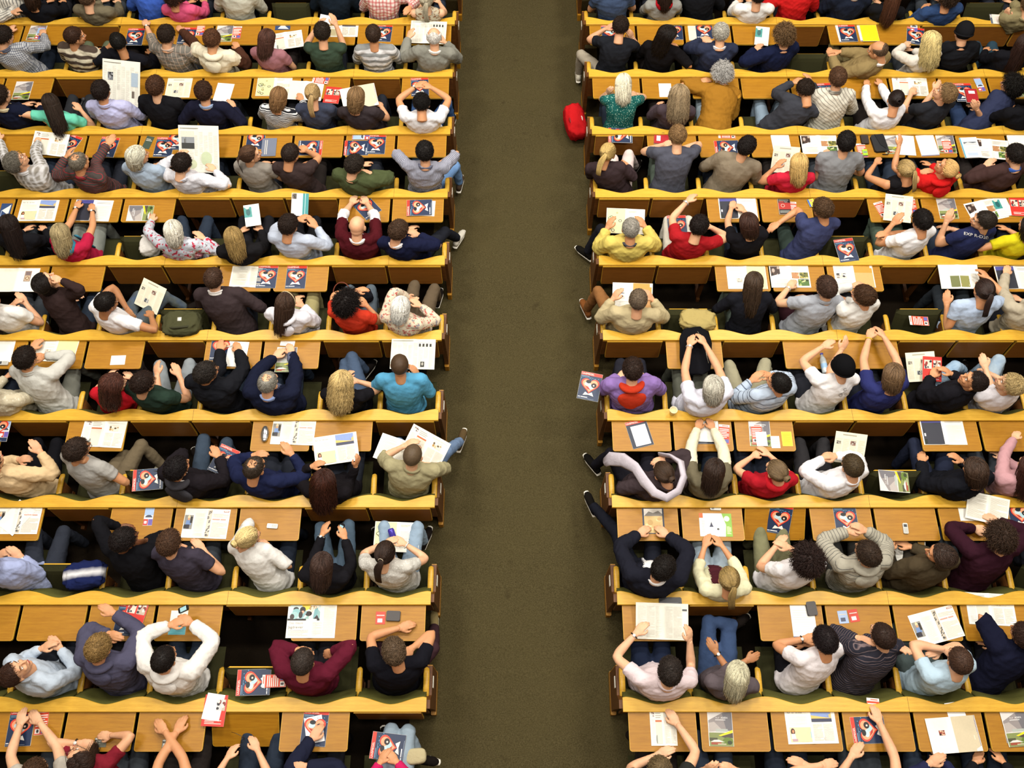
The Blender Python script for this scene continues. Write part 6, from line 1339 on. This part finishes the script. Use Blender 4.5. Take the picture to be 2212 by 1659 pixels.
def cloth_thing(name, px, py, j, zrel, size, rot, color, label, cat, seed, mat=None, amp=.25, tilt=(0, 0)):
    P = at_z(px, py, LZ[j] + zrel); o = obj(name, lump(name, size, mat, seed, amp), None, tuple(P), (math.radians(tilt[0]), math.radians(tilt[1]), math.radians(rot)), label, cat, None, None, color); o.location.z -= size[2] / 2; return o
def extras():
    pr = [o for o in C.objects if o.get('label', '').startswith('person in brown jacket with a long pale scarf')][0]; fz = floor_z(7); mi = pr.matrix_basis.inverted()
    W = [at_z(x, y, fz + h) for x, y, h in ((1306, 1000, .66), (1318, 990, .76), (1345, 992, .88), (1372, 1010, 1.0), (1392, 1040, 1.07), (1412, 1066, 1.07), (1440, 1076, 1.07), (1466, 1060, 1.10), (1477, 1030, 1.12), (1470, 1000, 1.10), (1450, 985, 1.04), (1425, 980, .95))]
    mb = MB(); V, Fc = tube(W, [.05, .068, .066, .055, .048, .045, .045, .045, .045, .042, .04, .03], [.012, .02, .024, .026, .026, .026, .026, .026, .026, .024, .02, .015], n=16, side=(0, 1, .3)); V = np.array(V); V = V + warp(V * 2.6, 77, .022)[:, None] * np.array((.5, .5, 1)); V = [tuple(mi @ Vector(v)) for v in V]
    mb.add(V, Fc, cloth()); me = mb.me('scarf', True); obj('scarf', me, pr, color='c4bdc8')
    b = cloth_thing('backpack', 1241, 258, 2, -.62, (.27, .46, .26), 14, 'b81a1e', 'bright red bag standing in the aisle by the right-hand benches', 'bag', 3, None, .22, (18, 0))
    mb = MB(); mb.tube([(-.06, .1, .2), (-.09, .0, .255), (-.07, -.12, .22), (-.02, -.16, .12)], .010, plain('7c0f14', .6), 6); mb.tube([(.05, .12, .2), (.07, .0, .25), (.06, -.12, .2)], .008, plain('d8c8c0', .6), 6); obj('strap', mb.me('strap', True), b)
    k = cloth_thing('rucksack', 395, 702, 5, .0, (.40, .30, .22), 4, '474730', 'olive rucksack lying on the seat beside the newspaper reader', 'bag', 5, None, .32)
    mb = MB(); mb.box(-.02, .02, -.01, .03, .205, .222, plain('e0e0d8', .5)); mb.tube([(-.15, -.05, .16), (-.05, -.09, .22), (.08, -.08, .215), (.16, -.04, .15)], .012, plain('33331f', .8), 6); obj('strap', mb.me('strap', True), k)
    cloth_thing('folded_coat', 1507, 692, 5, .0, (.38, .24, .16), -5, 'a99860', 'beige coat bundled on the seat beside the beige sweater', 'coat', 8, None, .3)
    j = cloth_thing('jacket', 1503, 757, 5, .03, (.33, .52, .05), -2, '111115', 'black jacket laid over ledge and desk under folded hands', 'coat', 11, None, .16, (6, 0))
    mb = MB(); mb.tube([(.02, .2, .050), (.08, .08, .056), (.1, -.05, .054), (.12, -.14, .05)], .003, plain('b9b4a0', .3, .5, .6), 5); obj('zip', mb.me('zip', True), j)
    cloth_thing('sports_jacket', 183, 1242, 8, .0, (.38, .26, .16), 8, '1b2450', 'dark blue garment with white stripes on a seat', 'jacket', 14, ('sf', 'd8d8dc', .35), .28)
    cloth_thing('grey_coat', 2206, 1160, 8, -.2, (.25, .60, .25), 0, '1c1d24', 'dark coat hanging at the right edge beside the burgundy sweater', 'coat', 17, None, .3)
    h = cloth_thing('sun_hat', 897, 1634, 10, -.22, (.19, .13, .07), 6, 'b5aa86', 'beige cap on the knee at the aisle, bottom row', 'hat', 19, None, .12)
    cloth_thing('handbag', 785, 640, 5, -.12, (.20, .16, .12), 20, '16161c', 'black handbag on the lap of the orange-red T-shirt', 'bag', 21, None, .25)
    P = at_z(738, 632, LZ[5] - .2); mb = MB(); mb.tube([(math.cos(t) * .09, math.sin(t) * .11, .0) for t in np.linspace(.3, 3.6, 16)], .006, plain('6c2f1a', .5), 6); obj('bag_strap', mb.me('handle', True), None, tuple(P), (math.radians(25), 0, 0), 'brown leather loop handle beside the black curly hair', 'bag strap')
    cloth_thing('garment', 324, 530, 4, -.06, (.22, .26, .16), 5, 'd3d0cc', 'white garment hung beside the floral blouse', 'garment', 23, None, .3)
    cloth_thing('scarf', 398, 548, 4, .0, (.46, .13, .09), 4, 'a8707c', 'dusty pink scarf draped behind the floral blouse', 'scarf', 25, ('fl', 'd8b4b8', .05), .35)
    P = at_z(178, 226, LZ[1] - .04); obj('microphone', DES['mic'](), None, tuple(P), (math.radians(20), 0, math.radians(-25)), 'small dark microphone held by the mint green T-shirt', 'microphone')
extras()
